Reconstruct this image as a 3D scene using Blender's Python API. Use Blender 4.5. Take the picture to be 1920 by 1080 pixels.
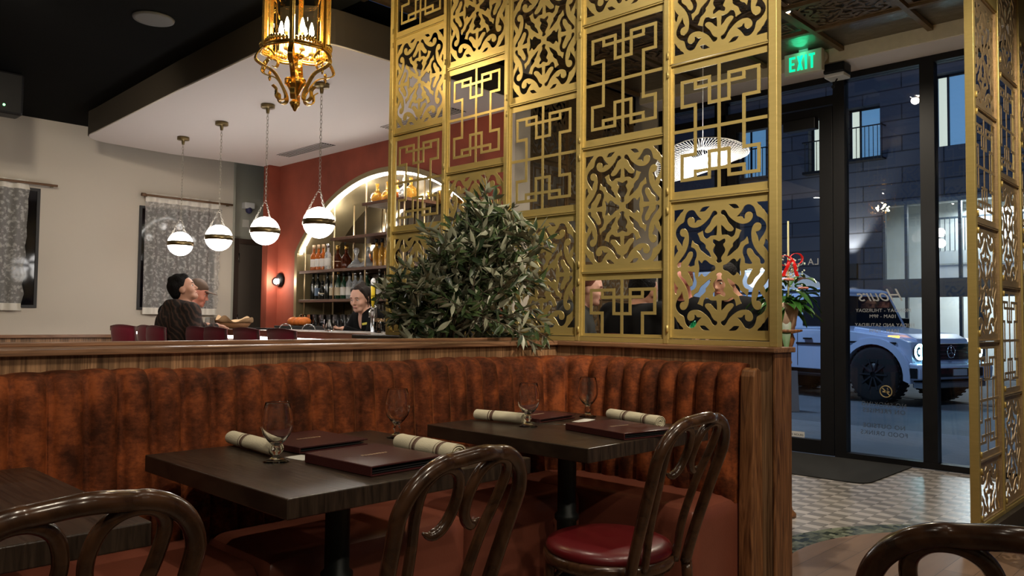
import bpy, math, random
import numpy as np
from mathutils import Vector, Matrix, geometry
PI = math.pi
for o in list(bpy.data.objects): bpy.data.objects.remove(o)
C = bpy.context.scene.collection
SC = bpy.context.scene
# ---------------------------------------------------------------- camera
EYE = 1.16
_y, _p, _r = math.radians(-46.06), math.radians(2.42), math.radians(0.62)
_f = Vector((-math.sin(_y)*math.cos(_p), math.cos(_y)*math.cos(_p), math.sin(_p)))
_x = Vector((math.cos(_y), math.sin(_y), 0)); _u = _x.cross(_f)
_x2 = _x*math.cos(_r)+_u*math.sin(_r); _u2 = -_x*math.sin(_r)+_u*math.cos(_r)
cam = bpy.data.cameras.new('camera'); camo = bpy.data.objects.new('camera', cam); C.objects.link(camo)
camo.matrix_world = Matrix(((_x2.x,_u2.x,-_f.x,0),(_x2.y,_u2.y,-_f.y,0),(_x2.z,_u2.z,-_f.z,EYE),(0,0,0,1)))
cam.sensor_width = 36; cam.lens = 36*1487/1920; cam.clip_start = 0.02; cam.clip_end = 300
SC.camera = camo
# ---------------------------------------------------------------- world, exposure
SC.view_settings.view_transform = 'Standard'; SC.view_settings.look = 'None'
SC.view_settings.gamma = 1; SC.view_settings.exposure = 0.0
try: SC.view_settings.use_curve_mapping = False
except Exception: pass
W = bpy.data.worlds.new('night_sky'); SC.world = W; W.use_nodes = True
W.node_tree.nodes['Background'].inputs[0].default_value = (0.035, 0.075, 0.20, 1)
W.node_tree.nodes['Background'].inputs[1].default_value = 0.45
# ---------------------------------------------------------------- lights of the room (ceiling downlights plus added fill spots)
def lamp(name, kind, loc, power, col=(1,.86,.7), size=.05, target=None, spot=60, blend=.6, sy=None):
    l = bpy.data.lights.new(name, kind); l.energy = power; l.color = col
    if kind == 'AREA':
        l.size = size
        if sy: l.shape = 'RECTANGLE'; l.size_y = sy
    else: l.shadow_soft_size = size
    if kind == 'SPOT': l.spot_size = math.radians(spot); l.spot_blend = blend
    o = bpy.data.objects.new(name, l); C.objects.link(o); o.location = loc
    if target is not None:
        o.rotation_euler = (Vector(target)-Vector(loc)).to_track_quat('-Z', 'Y').to_euler()
    return o
DOWN = [  # (x, y, z, power, target, cone)
    (2.25, 2.62, 3.26, 40, (1.75, 1.9, .76), 62),
    (0.75, 0.65, 3.26, 70, (0.95, 2.55, .7), 75),
    (1.75, 0.35, 3.26, 330, (3.12, 2.0, 2.25), 56),
    (2.35, 0.35, 3.26, 120, (2.75, 1.4, .5), 60),
    (3.7, 0.1, 3.26, 170, (5.3, 1.14, 1.5), 80),
    (-0.4, 0.9, 3.26, 45, (0.1, 2.4, .7), 75),
    (0.9, 4.5, 3.26, 90, (1.6, 9.5, 1.7), 90),
    (1.15, 5.5, 3.26, 75, (3.6, 9.5, 1.5), 70),
    (-1.0, 4.0, 3.26, 55, (0.5, 8.5, 1.5), 100),
    (-1.5, -1.6, 3.26, 70, (1.0, 2.6, .9), 60),  # this and the next two: added frontal fill, standing in for room ambience
    (0.6, -2.2, 3.26, 70, (1.6, 2.6, .9), 55),
    (2.2, -2.2, 3.26, 75, (3.0, 2.4, .9), 55),
    (5.6, 2.6, 3.47, 190, (5.7, 2.3, 0), 155),  # added to brighten the entry tiles and the beam
]
for i, (x, y, z, p, t, s) in enumerate(DOWN):
    lamp('downlight_and_fill_beam', 'SPOT', (x, y, z-.02), p, (1,.87,.68), .035, t, s, .75)
# outdoors
lamp('street_light_glow', 'AREA', (12.0, 8.5, 5.5), 320, (.45,.66,1.0), 1.2, (15.5, 5.6, 0))
lamp('street_light_glow', 'AREA', (10.5, 1.0, 5.5), 120, (.5,.7,1.0), 1.0, (14.5, 3.6, 0))

FIX = DOWN
# ---------------------------------------------------------------- mesh helpers
class MB:
    def __init__(s): s.v = []; s.f = []; s.sm = []
    def add(s, vs, fs, smooth=False):
        n = len(s.v); s.v += [tuple(v) for v in vs]; s.f += [tuple(i+n for i in f) for f in fs]; s.sm += [smooth]*len(fs); return s
    def box(s, x0, x1, y0, y1, z0, z1, M=None):
        vs = [(x,y,z) for z in (z0,z1) for y in (y0,y1) for x in (x0,x1)]
        if M is not None: vs = [M@Vector(v) for v in vs]
        return s.add(vs, [(0,2,3,1),(4,5,7,6),(0,1,5,4),(2,6,7,3),(0,4,6,2),(1,3,7,5)])
    def bar(s, a, b, w, h, up=(0,0,1)):
        a = Vector(a); b = Vector(b); d = (b-a).normalized(); u = Vector(up)
        if abs(d.dot(u)) > .98: u = Vector((1,0,0))
        r = d.cross(u).normalized()*w/2; t = r.cross(d).normalized()*h/2
        vs = [p+i*r+j*t for p in (a,b) for j in (-1,1) for i in (-1,1)]
        return s.add(vs, [(0,1,3,2),(4,6,7,5),(0,4,5,1),(2,3,7,6),(0,2,6,4),(1,5,7,3)])
    def prism(s, poly, z0, z1, M=None):
        n = len(poly); vs = [(x,y,z0) for x,y in poly]+[(x,y,z1) for x,y in poly]
        if M is not None: vs = [M@Vector(v) for v in vs]
        return s.add(vs, [tuple(range(n-1,-1,-1)), tuple(range(n,2*n))]+[(i,(i+1)%n,n+(i+1)%n,n+i) for i in range(n)])
    def lathe(s, prof, n=24, c=(0,0,0), M=None, smooth=True, cap=True):
        vs = []; c = Vector(c)
        for r,z in prof:
            for k in range(n):
                a = 2*PI*k/n; p = Vector((r*math.cos(a), r*math.sin(a), z))
                vs.append((M@p if M is not None else p)+c)
        m = len(prof); fs = [(i*n+k, i*n+(k+1)%n, (i+1)*n+(k+1)%n, (i+1)*n+k) for i in range(m-1) for k in range(n)]
        if cap:
            if prof[0][0] > 1e-5: fs.append(tuple(range(n-1,-1,-1)))
            if prof[-1][0] > 1e-5: fs.append(tuple((m-1)*n+k for k in range(n)))
        return s.add(vs, fs, smooth)
    def cyl(s, a, b, r0, r1=None, n=16, smooth=True):
        return s.tube([a,b], [r0, r0 if r1 is None else r1], n, smooth)
    def tube(s, path, rad, n=10, smooth=True, closed=False, flat=1.0, cap=True):
        P = [Vector(p) for p in path]; m = len(P)
        if not hasattr(rad, '__len__'): rad = [rad]*m
        vs = []; prev = None
        for i,p in enumerate(P):
            if closed: t = (P[(i+1)%m]-P[i-1])
            else: t = P[min(i+1,m-1)]-P[max(i-1,0)]
            t = t.normalized() if t.length > 1e-9 else Vector((0,0,1))
            if prev is None:
                u = Vector((0,0,1)) if abs(t.z) < .9 else Vector((1,0,0))
                u = (u-t*u.dot(t)).normalized()
            else:
                u = prev-t*prev.dot(t); u = u.normalized() if u.length > 1e-6 else Vector((1,0,0))
            prev = u; w = t.cross(u)
            for k in range(n):
                a = 2*PI*k/n; vs.append(p+(u*math.cos(a)+w*math.sin(a)*flat)*rad[i])
        q = m if closed else m-1
        fs = [(i*n+k, i*n+(k+1)%n, ((i+1)%m)*n+(k+1)%n, ((i+1)%m)*n+k) for i in range(q) for k in range(n)]
        if cap and not closed: fs += [tuple(range(n-1,-1,-1)), tuple((m-1)*n+k for k in range(n))]
        return s.add(vs, fs, smooth)
    def sphere(s, c, r, n=16, m=10, sc=(1,1,1), M=None):
        prof = [(max(math.sin(PI*i/m),1e-6)*r, -math.cos(PI*i/m)*r) for i in range(m+1)]
        vs = []; c = Vector(c)
        for rr,z in prof:
            for k in range(n):
                a = 2*PI*k/n; p = Vector((rr*math.cos(a)*sc[0], rr*math.sin(a)*sc[1], z*sc[2]))
                vs.append((M@p if M is not None else p)+c)
        fs = [(i*n+k, i*n+(k+1)%n, (i+1)*n+(k+1)%n, (i+1)*n+k) for i in range(m) for k in range(n)]
        return s.add(vs, fs, True)
    def grid(s, fn, nu, nv, smooth=True):
        vs = [fn(i/nu, j/nv) for j in range(nv+1) for i in range(nu+1)]
        fs = [(j*(nu+1)+i, j*(nu+1)+i+1, (j+1)*(nu+1)+i+1, (j+1)*(nu+1)+i) for j in range(nv) for i in range(nu)]
        return s.add(vs, fs, smooth)
    def xf(s, M):
        s.v = [tuple(M@Vector(v)) for v in s.v]; return s
    def build(s, name, m, parent=None, bevel=0, seg=2, mods=None, loc=None, weld=False):
        me = bpy.data.meshes.new(name); me.from_pydata(s.v, [], s.f)
        me.polygons.foreach_set('use_smooth', s.sm); me.materials.append(m); me.update()
        o = bpy.data.objects.new(name, me); C.objects.link(o)
        if parent is not None: o.parent = parent
        if loc is not None: o.location = loc
        if bevel:
            b = o.modifiers.new('bevel','BEVEL'); b.width = bevel; b.segments = seg; b.limit_method = 'ANGLE'; b.angle_limit = math.radians(40)
        return o
def tag(o, label, cat, group=None, kind=None):
    o['label'] = label; o['category'] = cat
    if group: o['group'] = group
    if kind: o['kind'] = kind
    return o
def struct(o): o['kind'] = 'structure'; return o
def thing(name, label, cat, loc=(0,0,0), rz=0, group=None):
    o = bpy.data.objects.new(name, None); C.objects.link(o); o.location = loc; o.rotation_euler = (0,0,rz)
    o.empty_display_size = .05
    return tag(o, label, cat, group)
def dup(o, loc=None, rz=None, label=None, group=None, parent=None):
    c = o.copy(); C.objects.link(c)
    if parent is not None: c.parent = parent
    for ch in o.children: dup(ch, parent=c)
    if loc is not None: c.location = loc
    if rz is not None: c.rotation_euler = (c.rotation_euler[0], c.rotation_euler[1], rz)
    if label: c['label'] = label
    if group: c['group'] = group
    return c
def chaikin(pts, it=2, closed=True, sharp=70):
    for _ in range(it):
        out = []; n = len(pts)
        for i in range(n):
            p = Vector(pts[i]); 
            if not closed and i in (0, n-1): out.append(tuple(p)); continue
            a = Vector(pts[i-1]); b = Vector(pts[(i+1)%n])
            d1 = (p-a); d2 = (b-p)
            ang = math.degrees(d1.angle(d2, 0)) if d1.length and d2.length else 0
            if ang > sharp: out.append(tuple(p)); continue
            out.append(tuple(p.lerp(a,.25))); out.append(tuple(p.lerp(b,.25)))
        pts = out
    return pts
def spline(pts, k=6):
    P = [Vector(p) for p in pts]; out = []
    for i in range(len(P)-1):
        a = P[i-1] if i else P[0]*2-P[1]; b = P[i]; c = P[i+1]; d = P[i+2] if i+2 < len(P) else P[-1]*2-P[-2]
        for j in range(k):
            t = j/k; out.append(.5*((2*b)+(c-a)*t+(2*a-5*b+4*c-d)*t*t+(3*b-3*c+d-a)*t**3))
    out.append(P[-1]); return out
# ---------------------------------------------------------------- materials
def nm(name):
    m = bpy.data.materials.new(name); m.use_nodes = True; return m, m.node_tree.nodes, m.node_tree.links, m.node_tree.nodes['Principled BSDF']
def mat(name, col, rough=.5, metal=0, emit=None, es=0, trans=0, ior=1.45, coat=0, sheen=0, spec=None, var=0, vs=8, bump=0, bs=60, alpha=None):
    m, N, L, b = nm(name)
    b.inputs['Base Color'].default_value = (*col,1); b.inputs['Roughness'].default_value = rough; b.inputs['Metallic'].default_value = metal
    b.inputs['IOR'].default_value = ior
    if emit: b.inputs['Emission Color'].default_value = (*emit,1); b.inputs['Emission Strength'].default_value = es
    if trans: b.inputs['Transmission Weight'].default_value = trans
    if coat: b.inputs['Coat Weight'].default_value = coat; b.inputs['Coat Roughness'].default_value = .12
    if sheen: b.inputs['Sheen Weight'].default_value = sheen; b.inputs['Sheen Roughness'].default_value = .4
    if spec is not None: b.inputs['Specular IOR Level'].default_value = spec
    if var or bump: tc = N.new('ShaderNodeTexCoord')
    if var:
        n = N.new('ShaderNodeTexNoise'); n.inputs['Scale'].default_value = vs; n.inputs['Detail'].default_value = 4
        L.new(tc.outputs['Object'], n.inputs['Vector'])
        r = N.new('ShaderNodeValToRGB'); L.new(n.outputs['Fac'], r.inputs[0])
        r.color_ramp.elements[0].position = .3; r.color_ramp.elements[1].position = .7
        r.color_ramp.elements[0].color = (*[c*(1-var) for c in col],1); r.color_ramp.elements[1].color = (*[min(1,c*(1+var)) for c in col],1)
        L.new(r.outputs[0], b.inputs['Base Color'])
    if bump:
        n2 = N.new('ShaderNodeTexNoise'); n2.inputs['Scale'].default_value = bs; n2.inputs['Detail'].default_value = 3
        L.new(tc.outputs['Object'], n2.inputs['Vector']); bp = N.new('ShaderNodeBump'); bp.inputs['Strength'].default_value = bump; bp.inputs['Distance'].default_value = .01
        L.new(n2.outputs['Fac'], bp.inputs['Height']); L.new(bp.outputs[0], b.inputs['Normal'])
    return m
def wood(name, c1, c2, sc=(30,30,2), rough=.4, coat=0, plank=None, bump=.15, dist=1.5):
    m, N, L, b = nm(name); tc = N.new('ShaderNodeTexCoord'); mp = N.new('ShaderNodeMapping'); mp.inputs['Scale'].default_value = sc
    L.new(tc.outputs['Object'], mp.inputs['Vector'])
    n = N.new('ShaderNodeTexNoise'); n.inputs['Scale'].default_value = 1; n.inputs['Detail'].default_value = 6; n.inputs['Distortion'].default_value = dist
    L.new(mp.outputs[0], n.inputs['Vector'])
    r = N.new('ShaderNodeValToRGB'); L.new(n.outputs['Fac'], r.inputs[0])
    r.color_ramp.elements[0].position = .32; r.color_ramp.elements[1].position = .68
    r.color_ramp.elements[0].color = (*c1,1); r.color_ramp.elements[1].color = (*c2,1)
    out = r.outputs[0]
    if plank:   # plank = (axis, width): every board its own tone
        sx = N.new('ShaderNodeSeparateXYZ'); L.new(tc.outputs['Object'], sx.inputs[0])
        dv = N.new('ShaderNodeMath'); dv.operation = 'DIVIDE'; dv.inputs[1].default_value = plank[1]
        if plank[0] == 'xy':
            ad = N.new('ShaderNodeMath'); ad.operation = 'SUBTRACT'; L.new(sx.outputs[0], ad.inputs[0]); L.new(sx.outputs[1], ad.inputs[1]); L.new(ad.outputs[0], dv.inputs[0])
        else: L.new(sx.outputs['xyz'.index(plank[0])], dv.inputs[0])
        fl = N.new('ShaderNodeMath'); fl.operation = 'FLOOR'; L.new(dv.outputs[0], fl.inputs[0])
        wn = N.new('ShaderNodeTexWhiteNoise'); wn.noise_dimensions = '1D'; L.new(fl.outputs[0], wn.inputs['W'])
        mr = N.new('ShaderNodeMapRange'); mr.inputs[3].default_value = .62; mr.inputs[4].default_value = 1.35; L.new(wn.outputs['Value'], mr.inputs[0])
        vm = N.new('ShaderNodeVectorMath'); vm.operation = 'SCALE'; L.new(out, vm.inputs[0]); L.new(mr.outputs[0], vm.inputs['Scale']); out = vm.outputs[0]
    L.new(out, b.inputs['Base Color']); b.inputs['Roughness'].default_value = rough
    if coat: b.inputs['Coat Weight'].default_value = coat; b.inputs['Coat Roughness'].default_value = .15
    if bump:
        bp = N.new('ShaderNodeBump'); bp.inputs['Strength'].default_value = bump; bp.inputs['Distance'].default_value = .003
        L.new(n.outputs['Fac'], bp.inputs['Height']); L.new(bp.outputs[0], b.inputs['Normal'])
    return m
M = {}
M['white_wall'] = mat('painted_plaster', (.56,.51,.44), .85, bump=.05, bs=30)
M['soffit'] = mat('ceiling_paint', (.72,.66,.63), .8)
M['grey_wall'] = mat('grey_green_plaster', (.36,.36,.31), .85, bump=.05, bs=30)
M['beige'] = mat('beige_plaster', (.62,.56,.40), .7, var=.05, vs=20)
M['black'] = mat('black_paint', (.0035,.0038,.004), .9, spec=.1)
M['black_metal'] = mat('black_metal', (.007,.007,.008), .42, .0, spec=.3)
M['fascia'] = mat('dark_bronze_paint', (.045,.036,.026), .6)
M['orange'] = mat('limewash_terracotta', (.28,.060,.032), .75, var=.25, vs=2.5, bump=.05, bs=12)
M['walnut'] = wood('walnut_veneer', (.14,.07,.033), (.42,.235,.12), (70,70,2.2), .42, plank=('xy',.047))
M['walnut_x'] = wood('walnut_cap', (.13,.065,.035), (.38,.20,.11), (3,60,60), .35, coat=.25)
M['walnut_y'] = wood('walnut_cap_side', (.13,.065,.035), (.36,.18,.09), (60,3,60), .35, coat=.25)
M['walnut_z'] = wood('walnut_post', (.08,.03,.012), (.30,.13,.05), (26,26,2.0), .38, coat=.2, dist=3)
M['shelf'] = wood('shelf_walnut', (.05,.02,.012), (.16,.07,.035), (40,3,40), .4)
M['table'] = wood('dark_oak_tabletop', (.013,.0085,.006), (.046,.029,.019), (90,5,9), .31, coat=.0, bump=.35, dist=.6)
M['bent'] = wood('dark_bentwood', (.022,.009,.004), (.080,.035,.016), (14,14,14), .24, coat=.5, bump=.02)
M['iron'] = mat('black_cast_iron', (.010,.013,.012), .45, .3)
M['red_vinyl'] = mat('red_vinyl', (.10,.006,.008), .35, coat=.15, bump=.04, bs=200)
M['leather'] = mat('oxblood_leather', (.19,.056,.034), .32, bump=.06, bs=160, var=.12, vs=5)
M['gold'] = None
def gold(name, c1, c2, rough, metal=.75):
    m, N, L, b = nm(name); tc = N.new('ShaderNodeTexCoord'); mp = N.new('ShaderNodeMapping'); mp.inputs['Scale'].default_value = (6,6,40)
    L.new(tc.outputs['Object'], mp.inputs[0]); n = N.new('ShaderNodeTexNoise'); n.inputs['Scale'].default_value = 2; n.inputs['Detail'].default_value = 5
    L.new(mp.outputs[0], n.inputs['Vector']); r = N.new('ShaderNodeValToRGB'); L.new(n.outputs['Fac'], r.inputs[0])
    r.color_ramp.elements[0].color = (*c1,1); r.color_ramp.elements[1].color = (*c2,1); r.color_ramp.elements[0].position=.25; r.color_ramp.elements[1].position=.8
    L.new(r.outputs[0], b.inputs['Base Color']); b.inputs['Metallic'].default_value = metal; b.inputs['Roughness'].default_value = rough
    return m
M['gold'] = gold('brushed_gold', (.52,.40,.14), (.60,.465,.175), .40, .5)
M['bronze'] = gold('dark_bronze', (.16,.10,.05), (.28,.19,.10), .45, .6)
M['pale_gold'] = gold('champagne_metal', (.42,.30,.17), (.62,.47,.28), .42, .65)
M['brass'] = mat('polished_brass', (.74,.47,.12), .24, 1.0)
M['dark_brass'] = mat('aged_brass', (.20,.15,.07), .35, .9)
M['brass_rod'] = mat('satin_brass', (.72,.55,.32), .35, .8)
M['chain'] = mat('nickel_chain', (.35,.32,.27), .35, .9)
M['chrome'] = mat('steel', (.6,.6,.6), .2, 1)
M['glass'] = mat('clear_glass', (1,1,1), .0, trans=1, ior=1.47)
M['opal'] = mat('opal_glass', (.9,.9,.9), .3, emit=(1,.96,.92), es=15)
M['led'] = mat('led_strip', (1,1,1), .4, emit=(1,.97,.92), es=26)
M['bulb'] = mat('candle_bulb', (1,.9,.7), .3, emit=(1,.85,.55), es=150)
M['white_bulb'] = mat('frosted_bulb', (1,1,1), .3, emit=(1,.95,.88), es=70)
M['napkin'] = mat('cream_linen', (.66,.60,.44), .9, bump=.2, bs=300)
M['stripe'] = mat('brown_stripe_weave', (.13,.07,.05), .9)
M['menu'] = mat('burgundy_leatherette', (.05,.012,.012), .32, bump=.08, bs=220)
M['paper'] = mat('paper', (.62,.60,.55), .8)
M['foil'] = mat('gold_foil', (.75,.6,.4), .35, .6)
M['dark_grey'] = mat('charcoal', (.03,.03,.032), .6)
M['door_paint'] = mat('taupe_door_paint', (.075,.06,.048), .5)
M['door_frame'] = mat('brown_door_frame', (.05,.03,.022), .5)
M['mirror'] = mat('smoked_mirror', (.22,.20,.17), .06, 1.0)
M['olive_metal'] = mat('olive_gold_metal', (.30,.24,.13), .45, .5)
def pane(name, tint=(1,1,1), base=.03):
    m, N, L, b = nm(name); N.remove(b); o = N['Material Output']
    t = N.new('ShaderNodeBsdfTransparent'); t.inputs[0].default_value = (*tint,1)
    g = N.new('ShaderNodeBsdfGlossy'); g.inputs['Roughness'].default_value = 0.0; g.inputs[0].default_value = (1,1,1,1)
    fr = N.new('ShaderNodeFresnel'); fr.inputs[0].default_value = 1.5
    mx = N.new('ShaderNodeMixShader'); L.new(fr.outputs[0], mx.inputs[0]); L.new(t.outputs[0], mx.inputs[1]); L.new(g.outputs[0], mx.inputs[2]); L.new(mx.outputs[0], o.inputs[0])
    return m
M['pane'] = pane('window_glass', (.93,.96,.97))
M['lantern_glass'] = pane('lantern_glass', (1,.98,.93))
def velvet():
    m, N, L, b = nm('rust_crushed_velvet'); tc = N.new('ShaderNodeTexCoord')
    mp = N.new('ShaderNodeMapping'); mp.inputs['Scale'].default_value = (1,1,.75); L.new(tc.outputs['Object'], mp.inputs[0])
    n0 = N.new('ShaderNodeTexNoise'); n0.inputs['Scale'].default_value = 11; n0.inputs['Detail'].default_value = 6; n0.inputs['Roughness'].default_value = .6; L.new(mp.outputs[0], n0.inputs['Vector'])
    mp2 = N.new('ShaderNodeMapping'); mp2.inputs['Scale'].default_value = (1,1,2.2); L.new(tc.outputs['Object'], mp2.inputs[0])
    n1 = N.new('ShaderNodeTexNoise'); n1.inputs['Scale'].default_value = 45; n1.inputs['Detail'].default_value = 6; n1.inputs['Roughness'].default_value = .75; L.new(mp2.outputs[0], n1.inputs['Vector'])
    n = N.new('ShaderNodeMath'); n.operation = 'MULTIPLY_ADD'; n.inputs[1].default_value = .28; L.new(n1.outputs['Fac'], n.inputs[0]); 
    q0 = N.new('ShaderNodeMath'); q0.operation = 'MULTIPLY'; q0.inputs[1].default_value = .72; L.new(n0.outputs['Fac'], q0.inputs[0]); L.new(q0.outputs[0], n.inputs[2])
    r = N.new('ShaderNodeValToRGB'); L.new(n.outputs[0], r.inputs[0]); e = r.color_ramp.elements
    e[0].position = .39; e[0].color = (.040,.011,.004,1); e[1].position = .63; e[1].color = (.31,.078,.022,1)
    e2 = r.color_ramp.elements.new(.5); e2.color = (.125,.032,.011,1)
    L.new(r.outputs[0], b.inputs['Base Color']); b.inputs['Roughness'].default_value = .75
    b.inputs['Sheen Weight'].default_value = .15; b.inputs['Sheen Roughness'].default_value = .3; b.inputs['Sheen Tint'].default_value = (1,.36,.12,1); b.inputs['Specular IOR Level'].default_value = .15
    bp = N.new('ShaderNodeBump'); bp.inputs['Strength'].default_value = .5; bp.inputs['Distance'].default_value = .003; L.new(n.outputs[0], bp.inputs['Height']); L.new(bp.outputs[0], b.inputs['Normal'])
    return m
M['velvet'] = velvet()
def lace():
    m, N, L, b = nm('white_lace'); o = N['Material Output']; tc = N.new('ShaderNodeTexCoord')
    mp = N.new('ShaderNodeMapping'); mp.inputs['Scale'].default_value = (1,.01,1); L.new(tc.outputs['Object'], mp.inputs[0])
    v = N.new('ShaderNodeTexVoronoi'); v.inputs['Scale'].default_value = 26; v.inputs['Randomness'].default_value = .9; L.new(mp.outputs[0], v.inputs['Vector'])
    n = N.new('ShaderNodeTexNoise'); n.inputs['Scale'].default_value = 26; n.inputs['Detail'].default_value = 5; n.inputs['Roughness'].default_value = .7; L.new(mp.outputs[0], n.inputs['Vector'])
    ad = N.new('ShaderNodeMath'); ad.operation = 'MULTIPLY_ADD'; ad.inputs[1].default_value = .28; L.new(v.outputs['Distance'], ad.inputs[0]); L.new(n.outputs['Fac'], ad.inputs[2])
    r = N.new('ShaderNodeValToRGB'); r.color_ramp.elements[0].position = .56; r.color_ramp.elements[1].position = .64
    r.color_ramp.elements[0].color = (.74,.74,.74,1); r.color_ramp.elements[1].color = (.38,.38,.38,1); L.new(ad.outputs[0], r.inputs[0])
    t = N.new('ShaderNodeBsdfTransparent'); mx = N.new('ShaderNodeMixShader'); b.inputs['Base Color'].default_value = (.56,.55,.54,1); b.inputs['Roughness'].default_value = .9
    L.new(r.outputs[0], mx.inputs[0]); L.new(t.outputs[0], mx.inputs[1]); L.new(b.outputs[0], mx.inputs[2]); L.new(mx.outputs[0], o.inputs[0])
    return m
M['lace'] = lace()
M['hem'] = mat('sheer_hem', (.72,.69,.63), .9)
# ================================================================ the setting
def floor_material():
    m, N, L, b = nm('floor_wood_tile_mosaic'); tc = N.new('ShaderNodeTexCoord'); sx = N.new('ShaderNodeSeparateXYZ'); L.new(tc.outputs['Object'], sx.inputs[0])
    def mth(op, a, c=None, d=None):
        n = N.new('ShaderNodeMath'); n.operation = op
        for i, q in enumerate((a, c, d)):
            if q is None: continue
            if isinstance(q, (int,float)): n.inputs[i].default_value = q
            else: L.new(q, n.inputs[i])
        return n.outputs[0]
    X, Y = sx.outputs[0], sx.outputs[1]
    dx = mth('SUBTRACT', X, 4.05); dy = mth('SUBTRACT', Y, .6)
    r = mth('SQRT', mth('ADD', mth('MULTIPLY', dx, dx), mth('MULTIPLY', dy, dy)))
    inx = mth('GREATER_THAN', X, 3.2)
    out_r = mth('GREATER_THAN', r, 1.36); ins_r = mth('GREATER_THAN', r, 1.2)
    ytile = mth('GREATER_THAN', Y, 1.28); ymos = mth('GREATER_THAN', Y, 1.05)
    notw = mth('MULTIPLY', mth('MULTIPLY', ins_r, ymos), inx)
    tile = mth('MULTIPLY', mth('MULTIPLY', out_r, ytile), inx)
    # tile checker
    ck = N.new('ShaderNodeTexBrick'); ck.offset = .5; ck.inputs['Scale'].default_value = 1; ck.inputs['Brick Width'].default_value = .20; ck.inputs['Row Height'].default_value = .075
    ck.inputs['Mortar Size'].default_value = .002; ck.inputs['Color1'].default_value = (.30,.27,.25,1); ck.inputs['Color2'].default_value = (.30,.27,.25,1); ck.inputs['Mortar'].default_value = (.12,.11,.10,1)
    sw = N.new('ShaderNodeCombineXYZ'); L.new(Y, sw.inputs[0]); L.new(X, sw.inputs[1]); L.new(sw.outputs[0], ck.inputs['Vector'])
    fx = mth('FLOOR', mth('DIVIDE', X, .075)); fy = mth('FLOOR', mth('DIVIDE', Y, .10)); par = mth('MODULO', mth('ADD', fx, fy), 2)
    par = mth('ABSOLUTE', par)
    wn = N.new('ShaderNodeTexWhiteNoise'); cv = N.new('ShaderNodeCombineXYZ'); L.new(fx, cv.inputs[0]); L.new(fy, cv.inputs[1]); L.new(cv.outputs[0], wn.inputs['Vector'])
    val = mth('ADD', mth('MULTIPLY_ADD', par, .22, .22), mth('MULTIPLY', wn.outputs['Value'], .07))
    fracx = mth('FRACT', mth('DIVIDE', X, .075)); fracy = mth('FRACT', mth('DIVIDE', Y, .10))
    g = mth('MULTIPLY', mth('GREATER_THAN', fracx, .05), mth('GREATER_THAN', fracy, .03)); val = mth('MULTIPLY', val, mth('MULTIPLY_ADD', g, .5, .5))
    tcx = N.new('ShaderNodeCombineXYZ'); L.new(val, tcx.inputs[0]); L.new(mth('MULTIPLY', val, .93), tcx.inputs[1]); L.new(mth('MULTIPLY', val, .88), tcx.inputs[2])
    # mosaic
    vr = N.new('ShaderNodeTexVoronoi'); vr.distance = 'CHEBYCHEV'; vr.inputs['Scale'].default_value = 28; vr.inputs['Randomness'].default_value = .35; L.new(tc.outputs['Object'], vr.inputs['Vector'])
    mr = N.new('ShaderNodeValToRGB'); sc_ = N.new('ShaderNodeSeparateXYZ'); L.new(vr.outputs['Color'], sc_.inputs[0]); L.new(sc_.outputs[0], mr.inputs[0])
    mr.color_ramp.elements[0].color = (.012,.02,.015,1); mr.color_ramp.elements[1].color = (.22,.24,.17,1)
    # wood
    mp = N.new('ShaderNodeMapping'); mp.inputs['Scale'].default_value = (2.2,22,22); L.new(tc.outputs['Object'], mp.inputs[0]); nw = N.new('ShaderNodeTexNoise'); nw.inputs['Scale'].default_value = 1; nw.inputs['Detail'].default_value = 5; L.new(mp.outputs[0], nw.inputs['Vector'])
    br = N.new('ShaderNodeTexBrick'); br.inputs['Scale'].default_value = 1; br.inputs['Brick Width'].default_value = 1.2; br.inputs['Row Height'].default_value = .13; br.inputs['Mortar Size'].default_value = .0015
    br.inputs['Color1'].default_value = (.25,.15,.092,1); br.inputs['Color2'].default_value = (.17,.10,.06,1); br.inputs['Mortar'].default_value = (.05,.03,.02,1); L.new(tc.outputs['Object'], br.inputs['Vector'])
    mw = N.new('ShaderNodeMapRange'); mw.inputs[3].default_value = .65; mw.inputs[4].default_value = 1.2; L.new(nw.outputs['Fac'], mw.inputs[0])
    wd = N.new('ShaderNodeVectorMath'); wd.operation = 'SCALE'; L.new(br.outputs['Color'], wd.inputs[0]); L.new(mw.outputs[0], wd.inputs['Scale'])
    m1 = N.new('ShaderNodeMixRGB'); L.new(notw, m1.inputs[0]); L.new(wd.outputs[0], m1.inputs[1]); L.new(mr.outputs[0], m1.inputs[2])
    m2 = N.new('ShaderNodeMixRGB'); L.new(tile, m2.inputs[0]); L.new(m1.outputs[0], m2.inputs[1]); L.new(tcx.outputs[0], m2.inputs[2])
    L.new(m2.outputs[0], b.inputs['Base Color'])
    rg = mth('SUBTRACT', .42, mth('MULTIPLY', notw, .22)); L.new(mth('ADD', rg, mth('MULTIPLY', tile, .04)), b.inputs['Roughness'])
    return m
M['floor'] = floor_material()
def sbox(name, m, *a, bevel=0): return struct(MB().box(*a).build(name, m, bevel=bevel))
sbox('floor', M['floor'], -4, 7.02, -3.5, 9.9, -.2, 0)
sbox('trim_5', M['brass'], 3.24, 3.243, 1.05, 1.2, .0005, .002)
# black ceiling over the dining side, higher one over the entry
sbox('ceiling', M['black'], -4, 3.04, -3.5, 9.9, 3.29, 3.6)
sbox('ceiling', M['black'], 3.04, 7.4, 4.94, 9.9, 3.29, 3.6)
sbox('ceiling', M['fascia'], 3.04, 7.4, -3.5, 4.94, 3.622, 3.7)
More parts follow.
